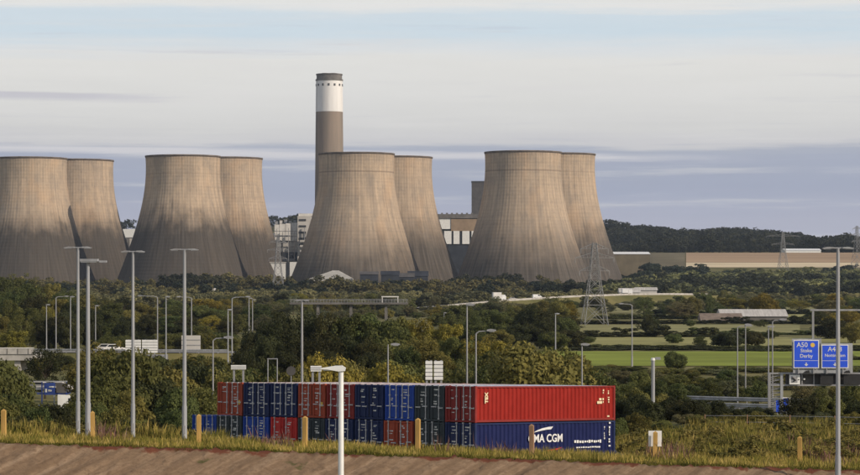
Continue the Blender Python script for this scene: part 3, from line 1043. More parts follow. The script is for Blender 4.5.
M['letter'] = mat('white_lettering', (0.66, 0.66, 0.65), 0.6, 0.08, 3.0)
M['letteryellow'] = mat('cream_lettering', (0.72, 0.60, 0.38), 0.6, 0.12, 3.0)
# the side is seen at an angle; heights follow the photo rows
o = side_text(tb_, 'CMA CGM', 0.74, 6.80, 1.26, M['letter'], 0, 0.018)
sw = MB()
pts_u = [(5.6, 1.68), (6.0, 1.84), (6.5, 1.96), (7.1, 2.04), (7.55, 2.06)]
pts_l = [(7.35, 1.88), (6.9, 1.86), (6.4, 1.80), (6.0, 1.74)]
poly = pts_u + pts_l
sw.add([(CW + 0.010, y, z) for y, z in poly] + [(CW - 0.02, y, z) for y, z in poly],
       [tuple(range(len(poly)))] + [(i, (i + 1) % len(poly), len(poly) + (i + 1) % len(poly), len(poly) + i) for i in range(len(poly))])
sw.build('swoosh', M['letter'], tb_)
sw = MB()
poly = [(6.6, 0.42), (7.1, 0.36), (7.8, 0.44), (8.5, 0.66), (8.1, 0.60), (7.6, 0.54), (7.1, 0.50)]
sw.add([(CW + 0.010, y, z) for y, z in poly] + [(CW - 0.02, y, z) for y, z in poly],
       [tuple(range(len(poly)))] + [(i, (i + 1) % len(poly), len(poly) + (i + 1) % len(poly), len(poly) + i) for i in range(len(poly))])
sw.build('swoosh', PAINT['scarlet'], tb_)


def mark_row(parent, y0, y1, z, h, seed, m):
    q = random.Random(seed)
    b = MB()
    y = y0
    while y < y1:
        wd = q.uniform(0.10, 0.22)
        if q.random() < 0.88:
            b.box(CW - 0.01, CW + 0.010, y, y + wd, z + q.uniform(0, h * 0.25), z + h * q.uniform(0.75, 1.0))
        y += wd + q.uniform(0.04, 0.08)
    b.build('marking', m, parent)


mark_row(tb_, 9.7, 12.5, 0.88, 0.22, 5, M['letter'])
mark_row(tb_, 9.9, 12.3, 0.54, 0.12, 6, M['letter'])


def mark_col(parent, y, z0, z1, wd, seed, m):
    q = random.Random(seed)
    b = MB()
    z = z0
    while z < z1:
        hh = q.uniform(0.06, 0.16)
        if q.random() < 0.85:
            b.box(CW - 0.01, CW + 0.010, y + q.uniform(0, wd * .3), y + wd * q.uniform(.6, 1), z, z + hh)
        z += hh + q.uniform(0.03, 0.07)
    b.build('marking', m, parent)


mark_col(tb_, 12.75, 1.0, 2.1, 0.13, 8, M['mark'])
mark_col(tb_, 13.25, 0.6, 2.2, 0.22, 9, M['letter'])
mark_col(tt_, 12.6, 1.2, 2.0, 0.16, 10, M['letteryellow'])
mark_col(tt_, 13.15, 1.2, 2.05, 0.20, 11, M['letteryellow'])
mark_col(tt_, 13.0, 0.22, 0.34, 0.5, 12, M['letteryellow'])
MB().box(CW - .01, CW + .01, 12.05, 12.55, 1.14, 1.32).box(CW - .01, CW + .01, 12.25, 12.5, 1.38, 1.52).build('emblem', M['letteryellow'], tt_)
side_text(tt_, 'TEX', 0.38, 1.05, 1.60, M['letteryellow'], R(90), 0.02)

# ------------------------------------------------------------------ timber posts on the verge
def post(px, ytop, d, m, label, bracket=False):
    X = X_(px, d)
    g0 = gz1(X, d)
    h = Z_(ytop, d) - g0
    t = thing('timber_post', label, 'post', (X, d, g0 - 0.05), rnd.uniform(-.3, .3), 'timber posts along the verge')
    t.rotation_euler[1] = rnd.uniform(-0.02, 0.02)
    s = 0.13
    MB().box(-s, s, -s, s, -0.2, h - 0.06).build('shaft', m, t)
    b = MB()
    b.add([(-s, -s, h - 0.06), (s, -s, h - 0.06), (s, s, h - 0.06), (-s, s, h - 0.06), (0, 0, h + 0.05)], [(0, 1, 4), (1, 2, 4), (2, 3, 4), (3, 0, 4)])
    b.build('weathered_top', m, t)
    return t


posts = [(4, 409, 'timber post at the far left edge of the verge'), (93, 411, 'timber post beside the pair of lamp masts on the left'),
         (199, 414, 'timber post in front of the left end blue container'), (305, 416, 'pale timber post left of the white lamp post'),
         (418, 418, 'pale timber post in front of the dark grey ground container'), (532, 424, 'brown timber post in front of the lettered blue container'),
         (655, 431, 'timber post carrying a white notice board right of the containers'), (800, 436, 'timber post standing alone in the right meadow')]
pobj = []
for k, (px, yt, lab) in enumerate(posts):
    pobj.append(post(px, yt, 145.0, M['timber_dark'] if px == 532 else M['timber'], lab))
o = pobj[6]
nb = thing('notice_board', 'small white notice board fixed behind a timber post in the meadow', 'sign', (X_(655, 145.4), 145.35, gz1(X_(655, 145.4), 145.4)))
z0 = Z_(447, 145) - nb.location.z
MB().box(-0.40, 0.40, -0.02, 0.02, z0, z0 + 0.95).build('board', M['white'], nb)
MB().box(-0.30, -0.24, 0.022, 0.08, -0.1, z0 + 0.95).box(0.24, 0.30, 0.022, 0.08, -0.1, z0 + 0.95).build('batten', M['timber'], nb)


# ------------------------------------------------------------------ lamp masts and street lamps
def mast(px, ytop, d, label, kind='double', m=None, r=0.11, hs=1.0):
    m = m or M['galv']
    X = X_(px, d)
    g0 = gz1(X, d)
    h = Z_(ytop, d) - g0
    t = thing('lamp_mast', label, 'street lamp', (X, d, g0), 0, 'tall lamp masts')
    pole = MB()
    pole.tube((0, 0, -0.2), (0, 0, 2.2), r * 1.25, r * 1.25, 10)
    pole.tube((0, 0, 2.2), (0, 0, h), r * 1.05, r * 0.72, 10)
    pole.build('pole', m, t, False)
    MB().box(-0.22, 0.22, -0.22, 0.22, 0, 0.05).build('base_plate', m, t)
    MB().box(-0.07, 0.07, -r * 1.25 - 0.02, -r * 1.2, 0.5, 1.0).build('access_door', M['galv_dull'], t)
    if kind == 'double':
        MB().tube((-0.35 * hs, 0, h + 0.02), (0.35 * hs, 0, h + 0.02), 0.05, 0.05, 6).build('arm', m, t)
        for s in (-1, 1):
            hd = MB()
            hd.prism([(s * 0.22 * hs, h), (s * 0.85 * hs, h - 0.02), (s * 0.88 * hs, h + 0.02), (s * 0.6 * hs, h + 0.09), (s * 0.25 * hs, h + 0.08)][::s], -0.17, 0.17)
            o_ = hd.build('lamp_head', M['galv_dull'] if s < 0 else m, t)
            MB().box(min(s * 0.4, s * 0.8) * hs, max(s * 0.4, s * 0.8) * hs, -0.12, 0.12, h - 0.05, h - 0.02).build('lens', M['lensglass'], o_)
    elif kind == 'flat':
        MB().tube((-0.5, 0, h + 0.05), (1.1, 0, h + 0.05), 0.05, 0.05, 6).build('arm', m, t)
        hd = MB().box(-0.45, 0.62, -0.35, 0.35, h + 0.06, h + 0.22).build('lamp_head', m, t)
        MB().box(-0.4, 0.55, -0.3, 0.3, h + 0.0, h + 0.058).build('lens', M['lensglass'], hd)
        hd = MB().box(0.70, 1.15, -0.2, 0.2, h + 0.0, h + 0.12).build('lamp_head', m, t)
    return t


mast(78, 248, 150, 'tallest thin lamp mast of the close pair at the left', 'double')
mast(88, 262.5, 148, 'shorter lamp mast with flat wide head, right of the left pair', 'flat', None, 0.14)
mast(133, 252, 149, 'single lamp mast in front of the white sign backs', 'double', hs=0.85)
mast(184.5, 250, 148, 'lamp mast just left of the container stacks', 'double', None, 0.125)
mast(838, 248.5, 134, 'lamp mast in front of the blue motorway signs at right', 'double', None, 0.13)
mast(302, 301, 205, 'lone tall grey mast rising behind the containers and dark trees', 'double', M['galv_dull'], 0.12, 0.7)

# the near white lamp post with its head pointing left
dN = 100.0
XN = X_(341, dN)
gN = gz1(XN, dN)
hN = Z_(370.5, dN) - gN
t = thing('lamp_post', 'white near lamp post with slim head pointing left, in front of the containers', 'street lamp', (XN, dN, gN))
MB().tube((0, 0, -0.2), (0, 0, 1.6), 0.16, 0.16, 14).build('base_section', M['white'], t)
MB().tube((0, 0, 1.6), (0, 0, hN - 0.05), 0.135, 0.105, 14).build('pole', M['white'], t)
hd = MB()
hd.prism([(0.17, hN - 0.02), (0.20, hN + 0.10), (0.05, hN + 0.20), (-0.25, hN + 0.19), (-0.80, hN + 0.10), (-0.84, hN + 0.05), (-0.55, hN + 0.04), (-0.1, hN - 0.04)], -0.16, 0.16)
hd_ = hd.build('lamp_head', M['white'], t)
MB().box(-0.74, -0.25, -0.11, 0.11, hN - 0.005, hN + 0.035).build('lens', M['lensglass'], hd_)


def street_lamp(px, ytop, d, label, arm=0.0, m=None, r=0.09, group='street lamps along the roads', base=None):
    m = m or M['galv_dull']
    X = X_(px, d)
    g0 = gz1(X, d) if base is None else base
    h = Z_(ytop, d) - g0
    t = thing('street_lamp', label, 'street lamp', (X, d, g0), 0, group)
    MB().tube((0, 0, -0.2), (0, 0, 1.8), r * 1.3, r * 1.3, 8).build('base_section', m, t)
    MB().tube((0, 0, 1.8), (0, 0, h - 0.25), r, r * 0.7, 8).build('pole', m, t)
    s = 1 if arm >= 0 else -1
    L = abs(arm) * d / F
    b = MB()
    if L > 0.5:
        b.tube((0, 0, h - 0.25), (s * 0.25 * L, 0, h - 0.05), r * 0.7, r * 0.6, 6)
        b.tube((s * 0.25 * L, 0, h - 0.05), (s * L, 0, h), r * 0.6, r * 0.5, 6)
    else:
        b.tube((0, 0, h - 0.25), (0, 0, h + 0.05), r * 0.7, r * 0.6, 6)
    b.build('arm', m, t)
    e = s * L
    hd = MB().prism([(e - 0.1 * s, h - 0.03), (e + 0.75 * s, h), (e + 0.72 * s, h + 0.1), (e + 0.3 * s, h + 0.18), (e - 0.1 * s, h + 0.12)][::s], -0.16, 0.16)
    o_ = hd.build('lamp_head', m, t)
    MB().box(min(e + .1 * s, e + .6 * s), max(e + .1 * s, e + .6 * s), -0.12, 0.12, h - 0.07, h - 0.035).build('lens', M['lensglass'], o_)
    return t


SL = [(46.5, 305, 470, 'short street lamp, leftmost over the slip road', 0), (56, 296.5, 455, 'street lamp second from left over the slip road', 9),
      (70.5, 297, 450, 'street lamp third from left, near the tall mast pair', 0), (95.5, 306, 480, 'thin street lamp just right of the tall mast pair', 0),
      (157.5, 296, 440, 'street lamp with left arm, above the white sign backs', -16), (166, 297, 415, 'thick straight street lamp right of the white sign backs', 0),
      (191.5, 297, 440, 'street lamp with left arm above the grey sign back', -11), (213, 338, 215, 'low street lamp with right arm at the left end of the containers', 12),
      (228, 310, 400, 'street lamp, left one of a close pair left of the dark wood', 0), (232, 297, 400, 'street lamp with long right arm left of the dark wood', 14),
      (249, 298.5, 480, 'street lamp, taller of the pair at the wood edge', 0), (252.5, 300, 520, 'thin street lamp furthest right at the wood edge', 0),
      (388, 345, 222, 'small street lamp with right head against the yellow bushes', 4), (444, 313, 620, 'faint lamp pole above the yellow trees', 0),
      (467, 305, 220, 'tall thin street lamp above the red container', 0), (476, 331, 215, 'street lamp with right arm above the red container', 12),
      (555.5, 314, 420, 'pale straight street lamp beside the dark tree group', 0), (582, 345, 225, 'thin street lamp at the edge of the green field', 0),
      (632, 304, 420, 'street lamp with left arm, over the green field', -9), (737.5, 326, 300, 'left lamp of the pair left of the sign gantry', 9),
      (745.5, 325, 305, 'right lamp of the pair left of the sign gantry', 0), (768.5, 327, 290, 'shorter lamp of the pair at the gantry truss', 0),
      (772.5, 320, 288, 'taller lamp of the pair at the gantry truss', 8)]
for px, yt, d, lab, arm in SL:
    street_lamp(px, yt, d, lab, arm, M['galv'] if px in (166, 555.5, 228, 232) else None, 0.12 if d > 350 else 0.085)

# camera post and small details on the right
d = 240.0
t = thing('camera_post', 'thick grey camera post standing in the scrub right of the containers', 'post', (X_(653, d), d, gz1(X_(653, d), d)))
h = Z_(358, d) - t.location.z
MB().tube((0, 0, -0.2), (0, 0, h - 0.25), 0.20, 0.18, 10).build('pole', M['galv'], t)
MB().tube((0, 0, h - 0.25), (0, 0, h), 0.24, 0.20, 10).build('cap', M['white'], t)
MB().box(0.22, 0.75, -0.12, 0.12, h - 0.18, h + 0.08).build('camera', M['galv_dull'], t)

# ------------------------------------------------------------------ motorway gantry and signs
dG = 238.0
gG = gz1(X_(777, dG), dG)
t = thing('gantry', 'grey lattice post and cantilever beam carrying signals over the motorway', 'gantry', (X_(777, dG), dG, gG))
ox = X_(777, dG)


def gx(px):
    return X_(px, dG) - ox


def gzz(py):
    return Z_(py, dG) - gG


for px in (769.2, 781.6):
    pz = MB().box(gx(px) - 0.13, gx(px) + 0.13, -0.15, 0.15, -0.2, gzz(373))
    pz.build('column', M['galv'] if px > 775 else M['galv_dull'], t)
k = 0
z = gzz(412)
while z < gzz(375):
    MB().tube((gx(769.2), 0, z), (gx(781.6), 0, z + 0.28), 0.05, 0.05, 4).build('lattice_bar', M['galv_dull'], t)
    MB().tube((gx(769.2), 0.1, z + 0.28), (gx(781.6), 0.1, z + 0.28), 0.04, 0.04, 4).build('rung', M['galv_dull'], t)
    z += 0.42
bm = MB().box(gx(768), gx(900), -0.1, 0.5, gzz(386), gzz(384.6)).box(gx(768), gx(900), -0.1, 0.5, gzz(374.2), gzz(372.8))
bm.build('beam', M['galv_dull'], t)
MB().box(gx(786), gx(900), 0.30, 0.40, gzz(384.5), gzz(374.3)).build('beam_cladding', M['clad_dark'], t)
for px in range(790, 900, 12):
    MB().box(gx(px) - 0.05, gx(px) + 0.05, 0.0, 0.28, gzz(384.5), gzz(374.3)).build('beam_post', M['galv_dull'], t)


def signal(px0, px1, py0, py1, dd, m, label, group=None):
    zz = gzz(py1) + gG
    o_ = thing('matrix_signal', label, 'signal', (X_((px0 + px1) / 2, dG), dG - 0.12 - dd, zz), 0, group)
    hw = (X_(px1, dG) - X_(px0, dG)) / 2
    hh = (py1 - py0) * dG / F
    MB().box(-hw, hw, -0.25, 0.0, 0, hh).build('housing', m, o_)
    return o_, hw, hh


s_, hw, hh = signal(789, 799.5, 374.8, 384.3, 0, M['white'], 'white framed signal box at the left end of the gantry beam')
b = MB()
b.box(-hw * 0.72, hw * 0.5, -0.27, -0.25, hh * .18, hh * .84)
b.build('display', M['galv_dull'], s_)
b = MB().tube((-hw * .45, -0.30, hh * .72), (hw * .15, -0.30, hh * .45), 0.09, 0.07, 6).tube((hw * .15, -0.30, hh * .45), (-hw * .35, -0.30, hh * .28), 0.08, 0.05, 6)
b.build('lamp_symbol', M['black'], s_)
MB().tube((hw * .74, -0.28, hh * .5), (hw * .74, -0.25, hh * .5), 0.06, 0.06, 10).build('lamp', M['black'], s_)
signal(819.5, 832.5, 374.6, 384.4, 0.02, M['black'], 'black matrix signal box under the blue signs')
signal(843, 860.5, 374.6, 384.4, 0.02, M['black'], 'black matrix signal box at the right edge of the gantry')
MB().tube((gx(804), -0.25, gzz(379)), (gx(804), 0.3, gzz(379)), 0.09, 0.09, 10).build('camera', M['white'], t)


def road_sign(px0, px1, py0, py1, label, lines, roundel=False, ysplit=0.27):
    d_ = dG - 0.9
    z0 = Z_(py1, d_)
    o_ = thing('direction_sign', label, 'road sign', (X_((px0 + px1) / 2, d_), d_, z0), 0, 'blue motorway direction signs')
    hw = (px1 - px0) * d_ / F / 2
    hh = (py1 - py0) * d_ / F
    MB().box(-hw, hw, 0.0, 0.06, 0, hh).build('panel', M['white'], o_)
    e = 0.085
    MB().box(-hw + e, hw - e, -0.012, 0.0, e, hh * ysplit - 0.02).build('lower_field', M['signblue'], o_)
    MB().box(-hw + e, hw - e, -0.012, 0.0, hh * ysplit + 0.02, hh - e).build('upper_field', M['signblue'], o_)
    for s, size, x, zf in lines:
        q = link('lettering', text_mesh(s, size, 0.004, 0.006), M['letter'], o_)
        q.location = (x * hw, -0.017, zf * hh)
        q.rotation_euler = (R(90), 0, 0)
    ar = MB()
    az_, aw = hh * ysplit * 0.52, 0.16
    ar.prism([(-0.05, az_ + 0.17), (-0.05, az_), (-0.2, az_), (0, az_ - 0.2), (0.2, az_), (0.05, az_), (0.05, az_ + 0.17)], -0.022, -0.013)
    ar.build('arrow', M['letter'], o_)
    if roundel:
        MB().tube((hw * 0.50, -0.022, hh * 0.82), (hw * 0.50, -0.012, hh * 0.82), 0.22, 0.22, 16).build('roundel', M['yellow'], o_)
    for s in (-0.6, 0.6):
        MB().box(s * hw - 0.06, s * hw + 0.06, 0.061, 0.2, -(py1 < 369 and 0.55 or 0.50), hh * 0.9).build('bracket', M['galv_dull'], o_)
    return o_


road_sign(793.5, 819, 340, 368.3, 'taller blue direction sign with a yellow roundel above the gantry',
          [('A50', 0.66, -0.32, 0.82), ('Stoke', 0.50, 0, 0.62), ('Derby', 0.50, 0, 0.43)], True)
road_sign(821.5, 848.5, 344.7, 368.3, 'shorter wider blue direction sign on the right of the gantry',
          [('A453', 0.66, 0, 0.80), ('Nottingham', 0.42, 0, 0.54)], False, 0.32)
fr = bpy.data.objects['gantry']
x0 = X_(822, dG)
zf0 = gzz(372.9) + gG
FO = (x0 - ox, -0.7, zf0 - gG)
fm = MB()
fm.box(X_(792, dG) - x0, X_(851.5, dG) - x0, 0, 0.05, 0.0, Z_(369, dG) - zf0)
fm.build('lower_rail', M['galv'], fr).location = FO
MB().box(X_(819.6, dG) - x0, X_(851.5, dG) - x0, 0.0, 0.05, Z_(368.9, dG) - zf0, Z_(343.2, dG) - zf0).build('backing_panel', M['galv'], fr).location = FO
MB().box(X_(791, dG) - x0, X_(820.4, dG) - x0, 0.06, 0.10, Z_(368.9, dG) - zf0, Z_(338.6, dG) - zf0).build('backing_panel', M['galv'], fr).location = FO
for px in (806, 846):
    MB().add([(X_(px - 4, dG) - x0, -0.1, 0.0), (X_(px + 3, dG) - x0, -0.1, 0.0), (X_(px + 2, dG) - x0, -0.1, 0.28), (X_(px - 1, dG) - x0, -0.1, 0.24),
              (X_(px - 4, dG) - x0, -0.01, 0.0), (X_(px + 3, dG) - x0, -0.01, 0.0), (X_(px + 2, dG) - x0, -0.01, 0.28), (X_(px - 1, dG) - x0, -0.01, 0.24)],
             [(0, 1, 2, 3), (7, 6, 5, 4), (0, 4, 5, 1), (1, 5, 6, 2), (2, 6, 7, 3), (3, 7, 4, 0)]).build('sign_light', M['black'], fr).location = FO

d = 232.0
o = thing('marker_sign', 'small blue sign with pale edge low beside the gantry post', 'road sign', (X_(786.8, d), d, gz1(X_(786.8, d), d)))
z0, z1 = Z_(412, d) - o.location.z, Z_(397.5, d) - o.location.z
MB().box(-0.40, 0.40, 0, 0.05, z0, z1).build('panel', M['offwhite'], o)
MB().box(-0.34, 0.16, -0.02, -0.002, z0 + 0.06, z1 - 0.08).build('blue_field', M['signblue'], o)
MB().box(-0.05, 0.05, 0.052, 0.12, -0.2, z1 - .1).build('post', M['galv'], o)
o = thing('marker_board', 'narrow dark blue board left of the gantry column', 'road sign', (X_(777.8, d), d, gz1(X_(777.8, d), d)))
MB().box(-0.16, 0.16, 0, 0.05, z0, z0 + 1.1).build('panel', M['signblue'], o)
MB().box(-0.05, 0.05, 0.052, 0.12, -0.2, z0 + 1).build('post', M['galv'], o)

# overhead portal further off on the right
d = 520.0
o = thing('portal_gantry', 'thin grey portal frame over the road behind the blue signs', 'gantry', (X_(813, d), d, gz1(X_(813, d), d)))
h = Z_(311, d) - o.location.z
MB().box(-0.22, 0.22, -0.2, 0.2, -0.2, h).build('leg', M['galv_dull'], o)
MB().box(X_(920, d) - X_(813, d) - .2, X_(920, d) - X_(813, d) + .2, -0.2, 0.2, -0.2, h).build('leg', M['galv_dull'], o)
MB().box(-0.6, X_(922, d) - X_(813, d), -0.25, 0.25, h + 0.01, h + 0.38).build('beam', M['galv_dull'], o)


# ------------------------------------------------------------------ sign backs, barriers, bridge
def sign_back(px0, px1, py0, py1, d, label, m, slats=0, name='road_sign'):
    xm = X_((px0 + px1) / 2, d)
    g0 = gz1(xm, d)
    o_ = thing(name, label, 'road sign', (xm, d, g0))
    hw = (px1 - px0) * d / F / 2
    z0, z1 = Z_(py1, d) - g0, Z_(py0, d) - g0
    if slats:
        n = slats
        hgt = (z1 - z0) / n
        for k in range(n):
            MB().box(-hw, hw, 0, 0.05, z0 + k * hgt + 0.035 * hgt, z0 + (k + 1) * hgt - 0.20 * hgt).build('slat', m, o_)
        MB().box(-hw + 0.03, hw - 0.03, 0.055, 0.1, z0, z1 - 0.05).build('backing', M['galv_dull'], o_)
    else:
        MB().box(-hw, hw, 0, 0.06, z0, z1).build('panel', m, o_)
        MB().box(-hw, hw, -0.05, -0.002, z0 + (z1 - z0) * .3, z0 + (z1 - z0) * .36).box(-hw, hw, -0.05, -0.002, z0 + (z1 - z0) * .66, z0 + (z1 - z0) * .72).build('rail', M['galv_dull'], o_)
    for s in (-0.62, 0.62):
        MB().box(s * hw - 0.09, s * hw + 0.09, 0.11, 0.29, -0.2, z1).build('post', M['galv_dull'], o_)
    return o_


sign_back(125.5, 141, 339.5, 353, 425, 'pale slatted sign back, left one of the white pair', M['white'], 5)
sign_back(142, 157.5, 339.5, 353, 425, 'pale slatted sign back, right one of the white pair', M['white'], 5)
sign_back(181.5, 200.5, 335.5, 350, 428, 'grey sign back beyond the mast left of the containers', M['clad'])
sign_back(146, 168, 354.5, 359.5, 415, 'low grey board below the white sign backs', M['galv_dull'])
sign_back(425.5, 432.5, 360.5, 380, 205, 'narrow white slatted sign, left half of the pair behind the containers', M['white'], 5)
sign_back(434, 443, 360.5, 380, 205, 'wider white slatted sign, right half of the pair behind the containers', M['white'], 5)
sign_back(310.5, 321.5, 366, 371.5, 200, 'small white box sign on two legs left of the lamp head', M['white'])
# small white goal-like frame
d = 216.0
o = thing('height_gauge', 'small pale goal-shaped frame behind the navy containers', 'height gauge', (X_(272.5, d), d, gz1(X_(272.5, d), d)))
h = Z_(359.5, d) - o.location.z
for s in (-1, 1):
    MB().tube((s * 0.42, 0, -0.2), (s * 0.42, 0, h), 0.05, 0.05, 6).build('upright', M['galv_dull'], o)
MB().tube((-0.47, 0, h + 0.05), (0.47, 0, h + 0.05), 0.05, 0.05, 6).build('crossbar', M['galv_dull'], o)
o = thing('round_sign', 'round grey sign back low behind the third upper container', 'road sign', (X_(291, d), d, gz1(X_(291, d), d)))
h = Z_(371, d) - o.location.z
MB().tube((0, -0.03, h), (0, 0.03, h), 0.42, 0.42, 20).build('disc', M['clad_dark'], o)
MB().tube((0, 0.08, -0.2), (0, 0.08, h + 0.3), 0.05, 0.05, 6).build('post', M['galv_dull'], o)


def barrier(pts, label, h=0.75, hb=0.36, m=None, name='crash_barrier', z=None):
    p0 = Vector((pts[0][0], pts[0][1], 0))
    g0 = gz1(p0.x, p0.y) if z is None else z
    o_ = thing(name, label, 'barrier', (p0.x, p0.y, g0))
    for (xa_, ya_), (xb_, yb_) in zip(pts[:-1], pts[1:]):
        A_, B_ = Vector((xa_ - p0.x, ya_ - p0.y, 0)), Vector((xb_ - p0.x, yb_ - p0.y, 0))
        dr = (B_ - A_)
        L = dr.length
        n_ = max(1, int(L / 3.2))
        nn = Vector((-dr.y, dr.x, 0)).normalized() * 0.06
        prof = [(0, h - hb), (1, h - hb * .75), (0, h - hb * .5), (1, h - hb * .25), (0, h)]
        b_ = MB()
        vs = []
        for P_ in (A_, B_):
            vs += [tuple(P_ - nn * k_ + Vector((0, 0, z_))) for k_, z_ in prof] + [tuple(P_ + nn * 0.6 + Vector((0, 0, z_))) for k_, z_ in (prof[-1], prof[0])]
        n7 = 7
        b_.add(vs, [(i, (i + 1) % n7, n7 + (i + 1) % n7, n7 + i) for i in range(n7)])
        b_.build('rail', m or M['galv'], o_)
        for k in range(n_):
            p_ = A_ + dr * (k + 0.5) / n_ + nn * 1.6
            MB().box(p_.x - 0.05, p_.x + 0.05, p_.y - 0.05, p_.y + 0.05, -0.2, h - 0.05).build('post', M['galv_dull'], o_)
    return o_


barrier([(-84, 433), (-60, 428.5), (-36, 426.5)], 'steel crash barrier along the slip road left of the containers', 0.8, 0.30, z=1.95)
barrier([(22, 284), (40, 273)], 'steel crash barrier along the motorway in front of the gantry', 0.9, 0.5, z=0.35)
barrier([(24, 297.5), (46, 284.5)], 'second steel crash barrier on the far side of the motorway', 0.9, 0.5, z=0.35)
# thin post-and-rail fences edging the meadow and the left scrub
def fence(pts, label, h=1.0):
    p0 = (pts[0][0], pts[0][1], gz1(*pts[0]))
    o_ = thing('wire_fence', label, 'fence', p0)
    loc = lambda x, y, z: (x - p0[0], y - p0[1], z - p0[2])
    for (xa_, ya_), (xb_, yb_) in zip(pts[:-1], pts[1:]):
        L = math.hypot(xb_ - xa_, yb_ - ya_)
        n_ = max(1, int(L / 3.0))
        P_ = [(xa_ + (xb_ - xa_) * k / n_, ya_ + (yb_ - ya_) * k / n_) for k in range(n_ + 1)]
        for x, y in P_[:-1]:
            g0 = gz1(x, y)
            MB().box(x - p0[0] - .035, x - p0[0] + .035, y - p0[1] - .035, y - p0[1] + .035, g0 - p0[2] - 0.2, g0 - p0[2] + h + .1).build('stake', M['timber_dark'], o_)
        for f in (0.55, 1.0):
            b_ = MB()
            for (a, b2), (c, e) in zip(P_[:-1], P_[1:]):
                b_.tube(loc(a, b2, gz1(a, b2) + h * f), loc(c, e, gz1(c, e) + h * f), 0.016, 0.016, 4)
            b_.build('wire', M['galv_dull'], o_)
    return o_


fence([(X_(705, 187), 187), (X_(790, 186), 186), (X_(880, 184), 184)], 'thin wire fence along the back of the right meadow', 1.1)
fence([(X_(-30, 158), 158), (X_(100, 158), 158), (X_(180, 160), 160)], 'thin wire fence in front of the left scrub', 1.1)

# concrete road bridge on the far left
d = 400.0
o = thing('road_bridge', 'pale concrete bridge parapet at the left edge above the scrub', 'bridge', (X_(-40, d), d, 0.0))
x1 = X_(34, d) - X_(-40, d)
zt = Z_(348.5, d)
b = MB().box(0, x1, -0.3, 0.0, zt - 0.95, zt)
b.build('parapet', M['concrete'], o)
MB().box(0, x1 + 1, -0.1, 8, zt - 2.0, zt - 0.97).build('deck', M['concrete'], o)
MB().box(0.0, x1, -0.36, -0.02, zt + 0.01, zt + 0.14).build('coping', M['offwhite'], o)
for k in range(7):
    xk = x1 * (k + 0.5) / 7
    MB().box(xk - 0.05, xk + .05, -0.36, -0.302, zt - 0.9, zt - 0.05).build('pilaster', M['concrete_dark'], o)
for xk in (2.5, 9.5):
    MB().box(xk - 0.5, xk + 0.5, 0.5, 7.5, -0.3, zt - 2.02).build('pier', M['concrete'], o)

# slim overbridge in the middle distance
d = 800.0
o = thing('overbridge', 'slim grey overbridge with railing in the valley behind the dark wood', 'bridge', (X_(350, d), d, 0.0))
zt = Z_(302.6, d)
xa0, xb0 = X_(290, d) - X_(350, d), X_(408, d) - X_(350, d)
MB().box(xa0, xb0, -2, 6, zt - 0.6, zt).build('deck', M['concrete_dark'], o)
MB().box(xa0, xb0, -2.05, -2.01, zt + 0.95, zt + 1.12).build('handrail', M['galv_dull'], o)
MB().box(xa0, xb0, -2.05, -2.01, zt + 0.45, zt + 0.55).build('midrail', M['galv_dull'], o)
for k in range(40):
    xk = xa0 + (xb0 - xa0) * (k + 0.5) / 40
    MB().box(xk - 0.05, xk + 0.05, -2.0, -1.9, zt + 0.005, zt + 1.0).build('baluster', M['galv_dull'], o)
for px in (318, 351, 386):
    xk = X_(px, d) - X_(350, d)
    MB().box(xk - 0.45, xk + 0.45, -1, 5, -0.3, zt - 0.76).build('pier', M['concrete_dark'], o)
o2 = thing('sign_gantry', 'small pale portal frame standing on the slim overbridge', 'gantry', (X_(390, d), d + 2, zt + 0.005))
for s in (-2.6, 2.6):
    MB().box(s - 0.14, s + 0.14, -0.1, 0.1, 0, 1.75).build('upright', M['offwhite'], o2)
MB().box(-2.9, 2.9, -0.15, 0.15, 1.76, 2.1).build('crossbeam', M['offwhite'], o2)


# ------------------------------------------------------------------ vehicles
def wheel(parent, x, y, r, wd=0.25):
    o_ = MB().tube((x, y - wd / 2, r), (x, y + wd / 2, r), r, r, 14).build('wheel', M['rubber'], parent)
    MB().tube((x, y - wd / 2 - 0.012, r), (x, y - wd / 2 + 0.02, r), r * 0.55, r * 0.55, 10).build('rim', M['galv_dull'], o_)


def car(loc, rz, m, label, L=4.3, W=1.75, H=1.45, van=False):
    t = thing('van' if van else 'car', label, 'van' if van else 'car', loc, rz, None)
    h = L / 2
    if van:
        body = [(-h, 0.35), (-h, H * 0.97), (-h + 0.1, H), (h * 0.42, H), (h * 0.70, H * 0.62), (h * 0.97, H * 0.5), (h, 0.4)]
    else:
        body = [(-h, 0.35), (-h * 0.98, 0.85), (-h * 0.72, 0.95), (h * 0.42, 0.92), (h * 0.95, 0.72), (h, 0.4)]
    MB().prism(body, -W / 2, W / 2).build('body', m, t)
    if not van:
        MB().prism([(-h * 0.78, 0.951), (-h * 0.52, H), (h * 0.08, H), (h * 0.42, 0.925)], -W / 2 + 0.08, W / 2 - 0.08).build('cabin', m, t)
        MB().prism([(-h * 0.68, 0.98), (-h * 0.49, H - 0.08), (h * 0.05, H - 0.08), (h * 0.32, 0.97)], -W / 2 + 0.065, -W / 2 + 0.079).build('side_window', M['glass'], t)
    else:
        MB().prism([(h * 0.10, H * 0.62), (h * 0.10, H * 0.92), (h * 0.40, H * 0.92), (h * 0.60, H * 0.62)], -W / 2 - 0.012, -W / 2 - 0.002).build('side_window', M['glass'], t)
    for sx in (-0.62, 0.62):
        wheel(t, sx * h, -W / 2 + 0.05, 0.33)
        wheel(t, sx * h, W / 2 - 0.05, 0.33)
    return t


